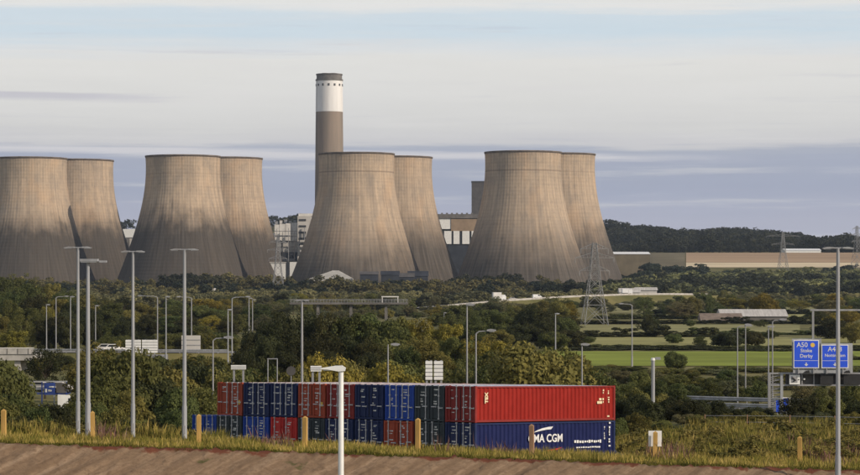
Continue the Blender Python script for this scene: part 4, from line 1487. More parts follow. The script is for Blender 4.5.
def lorry(loc, rz, mcab, mbox, label, L=9.0, H=3.9, flip=False):
    t = thing('lorry', label, 'lorry', loc, rz)
    MB().box(-L / 2, L / 2 - 2.3, -1.25, 1.25, 1.05, H).build('box_body', mbox, t)
    MB().prism([(L / 2 - 2.2, 0.5), (L / 2 - 2.2, 3.0), (L / 2 - 0.5, 3.0), (L / 2, 2.0), (L / 2, 0.5)], -1.2, 1.2).build('cab', mcab, t)
    MB().add([(L / 2 - 0.42, -1.0, 2.9), (L / 2 + 0.02, -1.0, 2.02), (L / 2 + 0.02, 1.0, 2.02), (L / 2 - 0.42, 1.0, 2.9)], [(0, 1, 2, 3)]).build('windscreen', M['glass'], t)
    MB().box(-L / 2, L / 2 - 2.3, -0.5, 0.5, 0.7, 1.04).build('chassis', M['steel_dark'], t)
    for x in (-L / 2 + 1.2, -L / 2 + 2.4, L / 2 - 1.3):
        wheel(t, x, -1.05, 0.5, 0.3)
        wheel(t, x, 1.05, 0.5, 0.3)
    return t


def road_wall(name, pts, off, h, m):
    P = [Vector(p) for p in pts]
    vs, fs = [], []
    for i, p in enumerate(P):
        t = P[min(len(P) - 1, i + 1)] - P[max(0, i - 1)]
        n = Vector((t.y, -t.x, 0)).normalized()
        for o_, z_ in ((0, 0.0), (0, h), (0.3, h), (0.3, 0.0)):
            vs.append(tuple(p + n * (off + o_) + Vector((0, 0, z_))))
    for i in range(len(P) - 1):
        for j in range(4):
            fs.append((4 * i + j, 4 * i + (j + 1) % 4, 4 * i + 4 + (j + 1) % 4, 4 * i + 4 + j))
    return MB().add(vs, fs).build(name, m)


def on_road(px, d, z):
    return (X_(px, d), d, z + 0.125)


lorry((X_(499, 1179.5), 1178, 3.14 + 0.12), 0.25, M['white'], M['offwhite'], 'small pale box lorry on the distant road below the front tower', 6.5, 4.2)
car((X_(537, 1205), 1203, 4.05 + .12), 0.2, M['white'], 'white van on the distant road right of the pale lorry', 4.6, 1.9, 2.1, True)
car((X_(513, 1190), 1187, 3.45 + .12), 0.2, M['clad'], 'grey car between lorry and van on the distant road', 4.3)
lorry((X_(627, 1262), 1261, 5.4 + .12), 0.1, M['white'], M['white'], 'tiny white lorry on the distant road right of the big pylon', 5.5, 3.3)
tag(road_wall('road_parapet', [(X_(436, 1134), 1134, 1.0), (X_(455, 1150), 1150, 1.6), (X_(500, 1180), 1180, 3.2), (X_(560, 1220), 1220, 4.6), (X_(620, 1260), 1260, 5.4), (X_(660, 1280), 1280, 5.4), (X_(700, 1305), 1305, 5.0)], 6.1, 0.95, M['concrete']),
    'long pale concrete parapet along the distant road below the front tower', 'barrier')
car((X_(108, 438), 437, 1.87 + .12), 0.15, M['clad'], 'silver car left of the white sign backs', 4.4)
car((X_(116, 436), 434.5, 1.9 + .12), 0.15, M['offwhite'], 'pale car nosing behind the white sign backs', 4.2)
sign_back(231, 246, 365.2, 369.5, 218, 'low white board left of the goal-shaped frame', M['white'])

# car transporter half hidden in the scrub at left
d = 276.0
X = X_(52, d)
gT = gz1(X, d)
t = thing('car_transporter', 'blue framed car transporter with white cab in the left scrub', 'lorry', (X, d, gT))
zt = Z_(380.5, d) - gT
M['tblue'] = mat('transporter_blue', (0.02, 0.045, 0.20), 0.5, 0.2, 1.0)
xl, xr = X_(29, d) - X, X_(69, d) - X
MB().box(xl - 4, xr, -1.2, 1.2, 0.85, 1.0).build('lower_deck', M['tblue'], t)
MB().box(xl - 4, xr, -1.2, 1.2, zt - 1.55, zt - 1.42).build('upper_deck', M['tblue'], t)
MB().box(xl - 4, xr, -1.25, -1.21, zt - 0.12, zt).build('top_rail', M['galv'], t)
for k in range(7):
    xk = xl - 3.9 + (xr - xl + 3.8) * k / 6
    MB().box(xk - 0.07, xk + 0.07, -1.32, -1.26, 0.86, zt - 0.13).build('upright', M['galv'] if k % 2 else M['tblue'], t)
MB().box(X_(46, d) - X, X_(57, d) - X, -1.36, -1.325, zt - 1.6, zt - 0.2).build('side_panel', M['tblue'], t)
for k, (pa, pb_, za_, zb2) in enumerate([(47, 49, 1.3, 0.9), (50, 53.5, 1.2, 1.0), (51, 56, 0.75, 0.6)]):
    MB().box(X_(pa, d) - X, X_(pb_, d) - X, -1.375, -1.362, zt - za_, zt - zb2).build('marking', M['mark'], t)
MB().box(X_(58, d) - X, X_(68.5, d) - X, -1.34, -1.325, zt - 1.35, zt - 0.25).build('mesh_panel', M['clad_dark'], t)
cb = MB().prism([(X_(60, d) - X, 0.6), (X_(60, d) - X, Z_(394, d) - gT), (X_(71, d) - X, Z_(394.5, d) - gT), (X_(75, d) - X, Z_(399, d) - gT), (X_(75.5, d) - X, 0.6)], -1.75, -1.37)
cb.build('cab', M['white'], t)
MB().box(X_(70.5, d) - X, X_(73, d) - X, -1.765, -1.752, Z_(402, d) - gT, Z_(397.5, d) - gT).build('cab_window', M['glass'], t)
for x in (xl, xl + 1.2, xr - 0.5):
    wheel(t, x, -1.0, 0.45, 0.3)
    wheel(t, x, 1.0, 0.45, 0.3)
car((X_(42, d), d, gT + zt - 1.415), 0, M['clad'], 'grey car carried on the upper deck of the transporter', 3.6, 1.6, 1.3)
car((X_(62, d), d, gT + zt - 1.415), 0, M['clad'], 'paler car at the front of the transporter upper deck', 2.6, 1.5, 1.25)

# ------------------------------------------------------------------ vegetation
def crown_array(seed, nclump, nleaf, leaf, hgt=2.0, rmin=0.13, rmax=0.26, scat=0.55):
    """leaf quads of a crown about 1 in radius and hgt tall, standing on z = 0"""
    q = np.random.default_rng(seed)
    out = []
    az_ = hgt * 0.5
    lob = q.uniform(0, 6.28, 3)
    for k in range(nclump):
        p = q.normal(size=3)
        p /= np.linalg.norm(p)
        rr = q.uniform(0.25, 1.0) ** 0.45
        an = math.atan2(p[1], p[0])
        bulge = 1 + 0.14 * math.sin(2 * an + lob[0]) + 0.10 * math.sin(3 * an + lob[1]) + 0.10 * math.sin(5 * p[2] + lob[2])
        r = q.uniform(rmin, rmax)
        c = p * rr * bulge * np.array([0.82, 0.82, az_ * 0.84]) + np.array([0, 0, az_ * 1.02])
        n = max(4, int(nleaf * (r / 0.2) ** 2))
        dirs = q.normal(size=(n, 3))
        dirs /= np.linalg.norm(dirs, axis=1)[:, None]
        pos = c + dirs * (r * q.uniform(0.35, 1.12, n) ** 0.5)[:, None] * np.array([1, 1, 0.8])
        nor = dirs + q.normal(size=(n, 3)) * scat + np.array([0, 0, 0.2])
        nor /= np.linalg.norm(nor, axis=1)[:, None]
        a = np.cross(nor, q.normal(size=(n, 3)))
        a /= np.linalg.norm(a, axis=1)[:, None]
        b = np.cross(nor, a)
        s_ = leaf * q.uniform(0.55, 1.35, n)[:, None]
        a, b = a * s_, b * s_ * 0.62
        out.append(np.stack([pos - a, pos - b, pos + a, pos + b], 1))
    v = np.concatenate(out)
    v[:, :, 2] = np.maximum(v[:, :, 2], 0.02)
    return v


def crown_set(name, arrs):
    res = []
    for v in arrs:
        me = npmesh(name, v, 4)
        res.append((me, float(np.percentile(v[..., 2], 99.7)), float(np.percentile(np.hypot(v[..., 0], v[..., 1]), 99))))
    return res


CROWNS = crown_set('crown', [crown_array(40 + k, n_, l_, f_, h_, a_, b_, c_) for k, (n_, l_, f_, h_, a_, b_, c_) in enumerate([
    (95, 150, 0.036, 2.0, .13, .26, .55), (60, 210, 0.040, 1.8, .18, .34, .5), (140, 110, 0.032, 2.3, .09, .20, .6), (75, 170, 0.038, 2.1, .12, .32, .7),
    (110, 130, 0.034, 1.7, .10, .28, .5), (50, 200, 0.042, 2.4, .16, .36, .6), (125, 120, 0.034, 2.0, .08, .24, .8)])])
BUSH = crown_set('foliage', [crown_array(70 + k, n_, l_, f_, h_, a_, b_, c_) for k, (n_, l_, f_, h_, a_, b_, c_) in enumerate([
    (85, 140, 0.038, 1.35, .13, .26, .55), (55, 190, 0.042, 1.2, .16, .34, .5), (120, 110, 0.034, 1.5, .09, .20, .7), (70, 160, 0.040, 1.1, .12, .30, .6),
    (100, 120, 0.036, 1.45, .08, .26, .8), (60, 180, 0.040, 1.3, .14, .36, .6)])])


def trunk_mesh(seed):
    q = random.Random(seed)
    b = MB()
    b.tube((0, 0, -0.06), (0.02, 0.01, 0.30), 0.055, 0.040, 7)
    b.tube((0.02, 0.01, 0.30), (0.0, 0.03, 0.70), 0.040, 0.014, 7)
    for k in range(6):
        a = q.uniform(0, 6.28)
        z = q.uniform(0.22, 0.5)
        b.tube((0.015, 0.015, z), (0.45 * math.cos(a), 0.45 * math.sin(a), z + q.uniform(0.18, 0.34)), 0.022, 0.006, 5)
    return b.mesh('trunk')


TRUNKS = [trunk_mesh(k) for k in range(3)]


def tree(px, ytop, d, wpx, kind, label, group, bush=False, minh=0.8, asp=None):
    X = X_(px, d)
    g0 = gz1(X, d)
    h = max(minh, Z_(ytop, d) - g0)
    wr = max(wpx * d / F / 2, h * ((0.60 if bush else 0.40) if asp is None else asp) * rnd.uniform(0.9, 1.15))
    t = thing('shrub' if bush else 'tree', label, 'shrub' if bush else 'tree', (X, d, g0 - 0.02), rnd.uniform(0, 6.28), group)
    me, zm, rm = rnd.choice(BUSH if bush else CROWNS)
    c = link('foliage' if bush else 'crown', me, LEAF[kind], t)
    c.scale = (wr / rm, wr / rm * rnd.uniform(0.85, 1.1), h / zm)
    k = link('stem' if bush else 'trunk', rnd.choice(TRUNKS), M['bark'], t)
    k.scale = (wr, wr, h)
    return t


def K(**kw):
    ks, ps = zip(*kw.items())
    return rnd.choices(ks, ps)[0]


def near(px, table):
    return min(table, key=lambda e: abs(e[0] - px))[1]


NAMEK = {'dark': 'dark green', 'mid': 'mid green', 'olive': 'olive', 'yellow': 'yellowing', 'grey': 'grey green'}
LM_LEFT = [(-15, 'at the left frame edge'), (15, 'above the bridge parapet'), (46, 'behind the leftmost street lamp'), (63, 'just left of the mast pair'), (83, 'behind the mast pair'),
           (108, 'just right of the mast pair'), (133, 'behind the single lamp mast'), (150, 'above the white sign backs'), (168, 'behind the thick street lamp'), (190, 'above the grey sign back'),
           (211, 'left of the close lamp pair'), (232, 'behind the close lamp pair')]
LM_SCRUB = [(-10, 'at the left frame edge'), (4, 'behind the leftmost timber post'), (30, 'left of the car transporter'), (52, 'under the car transporter'), (80, 'behind the mast pair'),
            (95, 'behind the second timber post'), (115, 'left of the single mast'), (133, 'behind the single mast'), (150, 'right of the single mast'), (168, 'left of the fourth mast'), (184, 'behind the fourth mast'),
            (200, 'above the lone blue container'), (222, 'above the left end red container'), (240, 'left of the goal-shaped frame')]
LM_CONT = [(229, 'above the left end red container'), (258, 'above the first navy container'), (286, 'above the second navy container'), (302, 'behind the lone grey mast'), (315, 'above the stickered red container'),
           (341, 'behind the white lamp head'), (371, 'right of the white lamp head'), (388, 'behind the small street lamp'), (402, 'above the royal blue container'), (428, 'behind the white slatted signs'),
           (450, 'above the dark red door'), (467, 'behind the tall thin lamp'), (490, 'above the left of the red side'), (520, 'above the middle of the red side'), (555, 'below the pale straight lamp'),
           (582, 'by the green field corner'), (600, 'above the right end of the red side')]
LM_RIGHT = [(600, 'by the red container end'), (620, 'just right of the red container'), (632, 'below the left-armed lamp'), (653, 'by the camera post'), (675, 'right of the camera post'), (705, 'left of the lamp pair'),
            (737, 'behind the lamp pair'), (756, 'right of the lamp pair'), (775, 'beside the gantry column'), (800, 'below the taller blue sign'), (818, 'between the blue signs'), (838, 'behind the right lamp mast'),
            (858, 'at the right frame edge'), (890, 'beyond the right frame edge')]
LM_VALLEY = [(215, 'below the second tower pair'), (250, 'left of the distant pylon'), (278, 'below the distant pylon'), (320, 'below the chimney tower'), (352, 'behind the slim overbridge'), (395, 'by the overbridge gantry'),
             (425, 'right of the overbridge'), (460, 'below the turbine hall'), (500, 'near the pale lorry'), (540, 'near the white van'), (575, 'left of the big pylon'), (615, 'right of the big pylon'),
             (650, 'below the stony field'), (700, 'below the harvested field'), (750, 'beyond the pale roofed barn'), (790, 'below the white barn'), (830, 'left of the right lamp mast top'), (865, 'at the right frame edge')]


# --- wood on the left behind the slip road
GL = 'trees of the wood left of the containers'
lab = {'dark': 'dark green tree in the thick wood behind the slip road lamps', 'mid': 'mid green tree in the thick wood behind the slip road lamps',
       'olive': 'olive green tree in the thick wood behind the slip road lamps', 'yellow': 'yellowing tree in the thick wood behind the slip road lamps',
       'grey': 'grey green tree in the thick wood behind the slip road lamps'}
def ytop_left(px):
    return float(np.interp(px, [-30, 0, 20, 50, 90, 130, 160, 200, 230], [279, 276, 275, 283, 290, 300, 303, 298, 303]))


for row, d0 in enumerate((780, 690, 610, 540, 495)):
    px = -30 + row * 7
    while px < 232:
        d = d0 + rnd.uniform(-25, 25)
        yt = ytop_left(px) + row * 8.5 + rnd.uniform(-3, 6)
        kd = K(dark=.32, mid=.44, olive=.20, yellow=.04)
        if 45 < px < 140 and row in (2, 3) and rnd.random() < 0.35:
            kd = 'yellow'
        tree(px, yt, d, rnd.uniform(24, 40), kd, '%s tree %s, %s of the left wood' % (NAMEK[kd], near(px, LM_LEFT), ('back row', 'fourth row', 'third row', 'second row', 'front row')[row]), GL)
        px += rnd.uniform(13, 22)
tree(12, 331, 440, 34, 'yellow', 'rounded yellow green tree just above the left bridge parapet', GL)

# --- scrub filling the foreground on the left
GS = 'shrubs in the left foreground scrub'
lab2 = {'dark': 'dark shrub in the left foreground scrub below the lamp masts', 'mid': 'mid green shrub in the left foreground scrub below the lamp masts',
        'olive': 'olive shrub in the left foreground scrub below the lamp masts', 'yellow': 'yellowish shrub in the left foreground scrub below the lamp masts'}
tree(45, 346, 310, 44, 'dark', 'big dark round tree above the blue car transporter', None)
tree(103, 343, 240, 52, 'olive', 'big olive tree behind the close pair of lamp masts', None)
tree(82, 352, 300, 34, 'olive', 'lower olive tree wedged behind the left lamp mast', None)
for px, yt, d, wd, kd in [(-8, 358, 230, 44, 'olive'), (2, 364, 262, 28, 'olive'), (-12, 372, 222, 30, 'mid'), (122, 352, 215, 40, 'olive'), (112, 376, 200, 44, 'mid'), (140, 362, 225, 36, 'mid'),
                          (160, 370, 220, 40, 'olive'), (152, 382, 205, 40, 'dark'), (178, 362, 240, 36, 'dark'), (205, 366, 235, 38, 'dark'), (196, 385, 205, 36, 'olive'),
                          (176, 390, 195, 38, 'mid'), (130, 392, 190, 40, 'olive'), (96, 388, 195, 36, 'mid'), (222, 372, 232, 34, 'olive'), (240, 370, 228, 30, 'mid'), (150, 366, 255, 34, 'mid'),
                          (190, 356, 300, 40, 'olive'), (165, 358, 320, 40, 'mid'), (215, 358, 320, 34, 'olive'), (60, 405, 205, 26, 'dark'), (30, 404, 215, 30, 'mid'), (44, 403, 210, 28, 'olive'),
                          (8, 395, 205, 30, 'mid'), (-6, 398, 195, 38, 'olive'), (78, 402, 192, 30, 'olive')]:
    tree(px, yt, d, wd, kd, '%s %s shrub of the left scrub %s' % ('tall' if yt < 370 else 'middling' if yt < 393 else 'low', NAMEK[kd], near(px, LM_SCRUB)), GS, True)
for k in range(22):
    px = 38 + k * 9 + rnd.uniform(-4, 4)
    kd = K(mid=.4, olive=.4, dark=.2)
    tree(px, rnd.uniform(355, 361), rnd.uniform(392, 414), rnd.uniform(14, 24), kd, 'small %s shrub below the slip road %s' % (NAMEK[kd], near(px, LM_LEFT)), GS, True)
px = -20
while px < 190:
    kd = K(dark=.45, mid=.35, olive=.2)
    tree(px, rnd.uniform(405, 420), rnd.uniform(166, 184), rnd.uniform(24, 40), kd, 'low %s front row shrub of the left scrub %s' % (NAMEK[kd], near(px, LM_SCRUB)), GS, True)
    px += rnd.uniform(10, 18)

# --- dark wood in the centre behind the containers
GC = 'trees of the wood behind the containers'
lab3 = {'dark': 'dark tree of the dense wood behind the container stacks', 'mid': 'mid green tree of the dense wood behind the container stacks',
        'olive': 'olive tree of the dense wood behind the container stacks', 'yellow': 'yellow green tree of the dense wood behind the container stacks'}
for px, yt, d, wd, kd in [(262, 322, 345, 44, 'dark'), (283, 313, 350, 46, 'dark'), (305, 312, 352, 46, 'dark'), (328, 314, 350, 44, 'dark'), (349, 315, 350, 40, 'mid'), (368, 315, 352, 40, 'mid'),
                          (388, 322, 345, 40, 'mid'), (249, 336, 330, 36, 'dark'), (270, 338, 320, 44, 'dark'), (296, 332, 318, 46, 'dark'), (320, 334, 316, 46, 'dark'), (345, 336, 318, 46, 'dark'),
                          (370, 338, 316, 44, 'dark'), (394, 340, 318, 40, 'mid'), (246, 352, 310, 30, 'dark'), (284, 352, 300, 44, 'dark'), (330, 352, 300, 46, 'dark'), (372, 354, 300, 44, 'dark'),
                          (405, 348, 300, 36, 'mid'), (412, 322, 360, 34, 'yellow'), (428, 320, 360, 34, 'yellow'), (445, 325, 355, 36, 'yellow'), (398, 318, 375, 36, 'olive'), (425, 335, 335, 40, 'olive'),
                          (455, 338, 330, 36, 'olive'), (480, 337, 320, 36, 'yellow'), (497, 342, 318, 32, 'yellow'), (440, 352, 300, 40, 'olive'), (468, 355, 295, 36, 'mid'), (490, 352, 300, 40, 'olive')]:
    tree(px, yt, d, wd, kd, '%s %s tree in the wood %s' % (NAMEK[kd], 'back row' if d > 342 else 'middle row' if d > 305 else 'front row', near(px, LM_CONT)), GC)
GB = 'shrubs showing just above the container roofs'
lab4 = 'low %s shrub showing just above the container roofs'
for px, yt, wd, kd in [(226, 368, 24, 'olive'), (247, 372, 26, 'mid'), (262, 368, 26, 'mid'), (282, 370, 24, 'olive'), (302, 368, 26, 'dark'), (324, 356, 26, 'yellow'), (342, 362, 26, 'olive'),
                       (362, 366, 28, 'olive'), (384, 365, 28, 'yellow'), (404, 363, 28, 'olive'), (420, 366, 26, 'mid'), (452, 370, 28, 'olive'), (472, 368, 28, 'mid'), (492, 366, 30, 'olive'),
                       (512, 350, 40, 'olive'), (536, 346, 44, 'olive'), (560, 350, 42, 'olive'), (578, 358, 36, 'olive'), (548, 362, 40, 'yellow'), (520, 366, 38, 'mid'), (575, 370, 36, 'olive'), (596, 372, 30, 'mid')]:
    tree(px, yt, rnd.uniform(232, 285), wd, kd, 'low %s shrub over the container roofs %s' % (NAMEK[kd], near(px, LM_CONT)), GB, True)

# --- darker trees right of centre
GM = 'trees between the containers wood and the fields'
lab5 = {'dark': 'dark tree in the clump left of the fields', 'mid': 'mid green tree in the clump left of the fields', 'olive': 'olive tree in the clump left of the fields', 'yellow': 'yellowish tree in the clump left of the fields'}
for px, yt, d, wd, kd in [(475, 312, 560, 34, 'mid'), (495, 310, 570, 36, 'mid'), (510, 306, 580, 34, 'mid'), (528, 305, 560, 36, 'dark'), (545, 308, 560, 30, 'dark'), (562, 318, 570, 34, 'mid'),
                          (540, 322, 520, 40, 'dark'), (515, 325, 515, 36, 'dark'), (570, 330, 530, 36, 'dark'), (553, 332, 500, 34, 'mid'), (500, 330, 480, 34, 'olive'), (585, 336, 560, 24, 'mid'),
                          (650, 313, 640, 26, 'dark'), (470, 325, 500, 34, 'mid'), (452, 312, 620, 30, 'olive')]:
    tree(px, yt, d, wd, kd, '%s %s tree of the field clump, %s' % (NAMEK[kd], 'rear' if d > 540 else 'front', near(px, LM_CONT + LM_RIGHT[2:])), GM)
tree(648, 315, 630, 22, 'dark', 'dark rounded tree standing alone between the pale fields', None)

# --- scrub and hedges on the right
GR = 'shrubs in the scrub right of the containers'
lab6 = {'dark': 'dark shrub in the scrub right of the red container', 'mid': 'mid green shrub in the scrub right of the red container', 'olive': 'olive shrub in the scrub right of the red container',
        'yellow': 'yellowish shrub in the scrub right of the red container', 'grey': 'grey green shrub in the scrub right of the red container'}
for row, (d0, y0, y1, n) in enumerate([(392, 366, 371, 30), (345, 370, 379, 26), (300, 378, 388, 20), (262, 388, 397, 15)]):
    for k in range(n):
        px = 592 + (905 - 592) * (k + rnd.uniform(-.3, .3)) / (n - 1)
        if (768 < px < 800 and row > 1) or (684 < px < 768 and row == 3):
            continue
        kd = K(dark=.08, mid=.27, olive=.45, grey=.2)
        tree(px, rnd.uniform(y0, y1), d0 + rnd.uniform(-14, 14), rnd.uniform(22, 36), kd, '%s shrub %s, %s of the right scrub' % (NAMEK[kd], near(px, LM_RIGHT), ('back row', 'third row', 'second row', 'front row')[row]), GR, True)
tree(675, 352, 400, 26, 'mid', 'taller round bush overlapping the bright green field', None, True)
px = 610
while px < 905:
    kd = K(dark=.75, mid=.25)
    if not (770 < px < 792):
        tree(px, rnd.uniform(394, 405) + (4 if 684 < px < 770 else 0), rnd.uniform(204, 220), rnd.uniform(24, 38), kd, '%s bush of the hedge behind the meadow %s' % (NAMEK[kd], near(px, LM_RIGHT)), GR, True)
    px += rnd.uniform(9, 15)
px = 616
while px < 905:
    kd = K(olive=.6, mid=.2, grey=.2)
    tree(px, rnd.uniform(411, 423), rnd.uniform(190, 198), rnd.uniform(18, 34), kd, 'low %s bush at the meadow edge %s' % (NAMEK[kd], near(px, LM_RIGHT)), GR, True)
    px += rnd.uniform(11, 22)

# --- hedges between the fields
def leafmass(pts, seed, nleaf, arr=None):
    """joined leaf quads for many small crowns: pts = (x, y, z, radius, height)"""
    base = [crown_array(seed + k, 14, nleaf // 2, 0.12, 2.0, 0.25, 0.42, 0.7) for k in range(4)]
    q = np.random.default_rng(seed)
    out = []
    for x, y, z, r, h in pts:
        v = base[q.integers(4)]
        a = q.uniform(0, 6.28)
        c, s = math.cos(a), math.sin(a)
        w_ = v.copy()
        w_[..., 0] = (v[..., 0] * c - v[..., 1] * s) * r + x
        w_[..., 1] = (v[..., 0] * s + v[..., 1] * c) * r + y
        w_[..., 2] = v[..., 2] * h * 0.5 + z
        out.append(w_)
    return np.concatenate(out)


def hedge(px0, px1, d, ytop, kind, label, seed, thick=2.5):
    pts = []
    px = px0
    q = random.Random(seed)
    X0, z0 = X_((px0 + px1) / 2, d), gz1(X_((px0 + px1) / 2, d), d)
    while px < px1:
        dd = d + q.uniform(-3.5, 3.5) + 4.0 * math.sin(px * 0.021 + seed)
        h = (Z_(ytop, d) - gz1(X_(px, d), d)) * (q.uniform(0.45, 1.35) if q.random() < 0.9 else q.uniform(1.5, 2.3))
        pts.append((X_(px, dd) - X0, dd - d, gz1(X_(px, dd), dd) - z0 - 0.2, thick * q.uniform(0.8, 1.3), max(h, 0.8)))
        px += q.uniform(0.5, 0.9) * thick * F / d
    o_ = thing('hedge', label, 'hedge', (X0, d, z0), 0, 'hedges between the fields')
    link('foliage', npmesh('foliage', leafmass(pts, seed, 70), 4), LEAF[kind], o_)
    return o_


hedge(560, 1000, 508, 348.5, 'dark', 'dark hedge along the far side of the bright green field', 1, 2.5)
hedge(575, 1000, 528, 346.5, 'mid', 'second hedge line just beyond the bright green field', 2, 2.5)
hedge(575, 760, 622, 331, 'dark', 'dark hedge between the pale pasture and the dry strip, left part', 3, 3)
hedge(690, 1000, 640, 331, 'mid', 'hedge between the pale pasture and the barns, right part', 4, 3)
hedge(565, 830, 785, 320, 'dark', 'low dark hedge running past the foot of the big pylon', 5, 3)
hedge(650, 1000, 985, 309.5, 'dark', 'distant hedge left of the pale roofed barn', 6, 3.5)
hedge(600, 1000, 870, 314.5, 'mid', 'hedge line behind the pale roofed barn', 7, 3.5)
hedge(640, 1000, 1215, 300, 'olive', 'furthest hedge line beyond the narrow hedged field', 8, 4.5)
GF = 'round bushes dotted over the fields'
for px, yt, d, wd, kd in [(673, 334, 560, 22, 'mid'), (700, 336, 540, 16, 'mid'), (728, 333, 530, 34, 'dark'), (752, 332, 540, 24, 'dark'), (770, 330, 600, 26, 'mid'), (690, 320, 740, 12, 'mid'), (760, 320, 735, 20, 'mid'),
                          (830, 318, 600, 44, 'dark'), (855, 322, 560, 30, 'olive'), (700, 344, 520, 30, 'dark'), (835, 352, 470, 34, 'dark'), (856, 356, 450, 30, 'mid'), (765, 294, 860, 24, 'yellow')]:
    tree(px, yt, d, wd, kd, '%s bush dotted on the %s fields %s' % (NAMEK[kd], 'nearer' if d < 570 else 'further', near(px, LM_RIGHT)), GF, True)

# --- middle valley trees, individually
GV = 'trees across the valley floor before the towers'
lab7 = {'dark': 'dark tree on the valley floor below the cooling towers', 'mid': 'mid green tree on the valley floor below the cooling towers', 'olive': 'olive tree on the valley floor below the cooling towers',
        'yellow': 'yellow green tree on the valley floor below the cooling towers', 'grey': 'grey green tree on the valley floor below the cooling towers'}
def free(px, py_base, d):
    if 640 < px and (1005 < d < 1210 or 885 < d < 975):
        return False
    return True


for k in range(150):
    d = rnd.uniform(640, 1130)
    px = rnd.uniform(205, 575) if rnd.random() < 0.62 else rnd.uniform(600, 890)
    if px > 575 and d < 1000 and not (860 > px > 790 and d > 700):
        d = rnd.choice([rnd.uniform(1215, 1400), rnd.uniform(980, 1003), rnd.uniform(870, 884)])
    if 280 < px < 415 and 740 < d < 960:
        d = rnd.uniform(1000, 1130)
    hgt = rnd.uniform(4.5, 8.5) if not (280 < px < 420 and d < 810) else rnd.uniform(2.5, 3.5)
    if 440 < px < 680 and 900 < d < 1200:
        hgt = rnd.uniform(2.5, 4.5)
    g0 = gz1(X_(px, d), d)
    kd = K(dark=.05, mid=.20, olive=.30, yellow=.12, grey=.33)
    tree(px, HOR + (CAMZ - g0 - hgt) * F / d, d, rnd.uniform(7, 13) * F / d, kd, '%s %s valley tree %s' % (NAMEK[kd], 'nearer' if d < 850 else 'middle' if d < 1100 else 'far', near(px, LM_VALLEY)), GV)

for k in range(20):
    px = 305 + 6.4 * k + rnd.uniform(-3, 3)
    d = rnd.uniform(835, 985)
    hgt = rnd.uniform(1.8, 4.2)
    kd = K(mid=.3, olive=.4, grey=.3)
    tree(px, HOR + (CAMZ - hgt) * F / d, d, rnd.uniform(4, 8) * F / d, kd, 'low %s valley shrub %s' % (NAMEK[kd], near(px, LM_VALLEY)), GV, True)

# --- far masses nobody could count
def road_scrub():
    q = np.random.default_rng(77)
    pts = []
    for k in range(260):
        px = q.uniform(420, 745)
        dr = float(np.interp(px, [420, 455, 500, 560, 620, 660, 740], [1120, 1150, 1180, 1220, 1260, 1280, 1330]))
        d = dr - q.uniform(14, 60)
        h = q.uniform(0.8, 1.8)
        pts.append((X_(px, d), d, gz1(X_(px, d), d) - 0.2, h * 1.2, h + 0.6))
    return pts


def scatter(n, pxr, dr, hr, seed, avoid=None, wide=0.75, clump=True):
    q = np.random.default_rng(seed)
    pts = []
    while len(pts) < n:
        d = math.sqrt(q.uniform(dr[0] ** 2, dr[1] ** 2))
        px = q.uniform(*pxr)
        if avoid and avoid(px, d):
            continue
        x = X_(px, d)
        pn = math.sin(x * 0.031 + 2.1 * math.sin(d * 0.011 + seed)) + math.sin(x * 0.013 - d * 0.023 + seed * 1.7)
        if clump and pn < -0.55:
            continue
        h = hr[0] + (hr[1] - hr[0]) * q.random() ** 1.7 * (1.15 if pn > 0.6 else 0.85)
        pts.append((x, d, gz1(x, d) - 0.5, h * q.uniform(wide * .8, wide * 1.25), h))
    return pts


def av_valley(px, d):
    x = X_(px, d)
    if px > 600 and (1005 < d < 1210 or 885 < d < 975):
        return True
    for a, b_, m_ in ((455, 1150, 0), (500, 1180, 0), (560, 1220, 0), (620, 1260, 0), (660, 1280, 0), (740, 1330, 0)):
        pass
    droad = float(np.interp(px, [420, 455, 500, 560, 620, 660, 740], [1120, 1150, 1180, 1220, 1260, 1280, 1330]))
    if 415 < px < 745 and droad - 46 < d < droad + 12:
        return True
    return False


def mass(name, label, cat, pts, seed, nleaf, kind):
    v = leafmass(pts, seed, nleaf)
    o_ = link(name, npmesh(name, v, 4), LEAF[kind])
    return tag(o_, label, cat, None, 'stuff')


mass('valley_scrub', 'mixed scrub and small trees covering the valley floor', 'scrub', road_scrub() + scatter(800, (-60, 930), (1140, 1500), (3.5, 8.5), 21, av_valley, 0.8), 31, 60, 'scrub')
mass('tower_foot_wood', 'belt of trees along the foot of the cooling towers', 'wood', scatter(900, (-60, 620), (1480, 1830), (3.5, 13), 22, None, 0.7), 32, 45, 'far')
mass('dark_tree_belt', 'darker clumps of trees in the belt before the towers', 'wood',
     scatter(60, (165, 216), (1560, 1640), (13, 18), 23, None, 0.55) + scatter(70, (450, 520), (1640, 1760), (12, 16), 24, None, 0.6) + scatter(60, (560, 640), (1500, 1700), (8, 12), 25)
     + scatter(40, (-20, 40), (1500, 1650), (10, 14), 26), 33, 45, 'wood')
mass('ridge_wood', 'dark trees below the harvested ridge field at right', 'wood', scatter(560, (605, 930), (1420, 1900), (3.5, 14), 27, None, 0.75) + scatter(260, (605, 930), (1900, 2180), (2.5, 6.5), 37, None, 0.8), 34, 40, 'far')
mass('ridge_foot_wood', 'dark tree line in front of the harvested field', 'wood', scatter(190, (605, 930), (1960, 2150), (4, 11), 29, None, 0.7), 35, 40, 'wood')
def clusters(n, per, pxr, dr, hr, seed, spread=26):
    q = np.random.default_rng(seed)
    pts = []
    for k in range(n):
        d = q.uniform(*dr)
        x = X_(q.uniform(*pxr), d)
        for j in range(per):
            x2, d2_ = x + q.normal(0, spread), d + q.normal(0, spread * 0.8)
            h = q.uniform(*hr)
            pts.append((x2, d2_, gz1(x2, d2_) - 0.5, h * q.uniform(0.5, 0.8), h))
    return pts


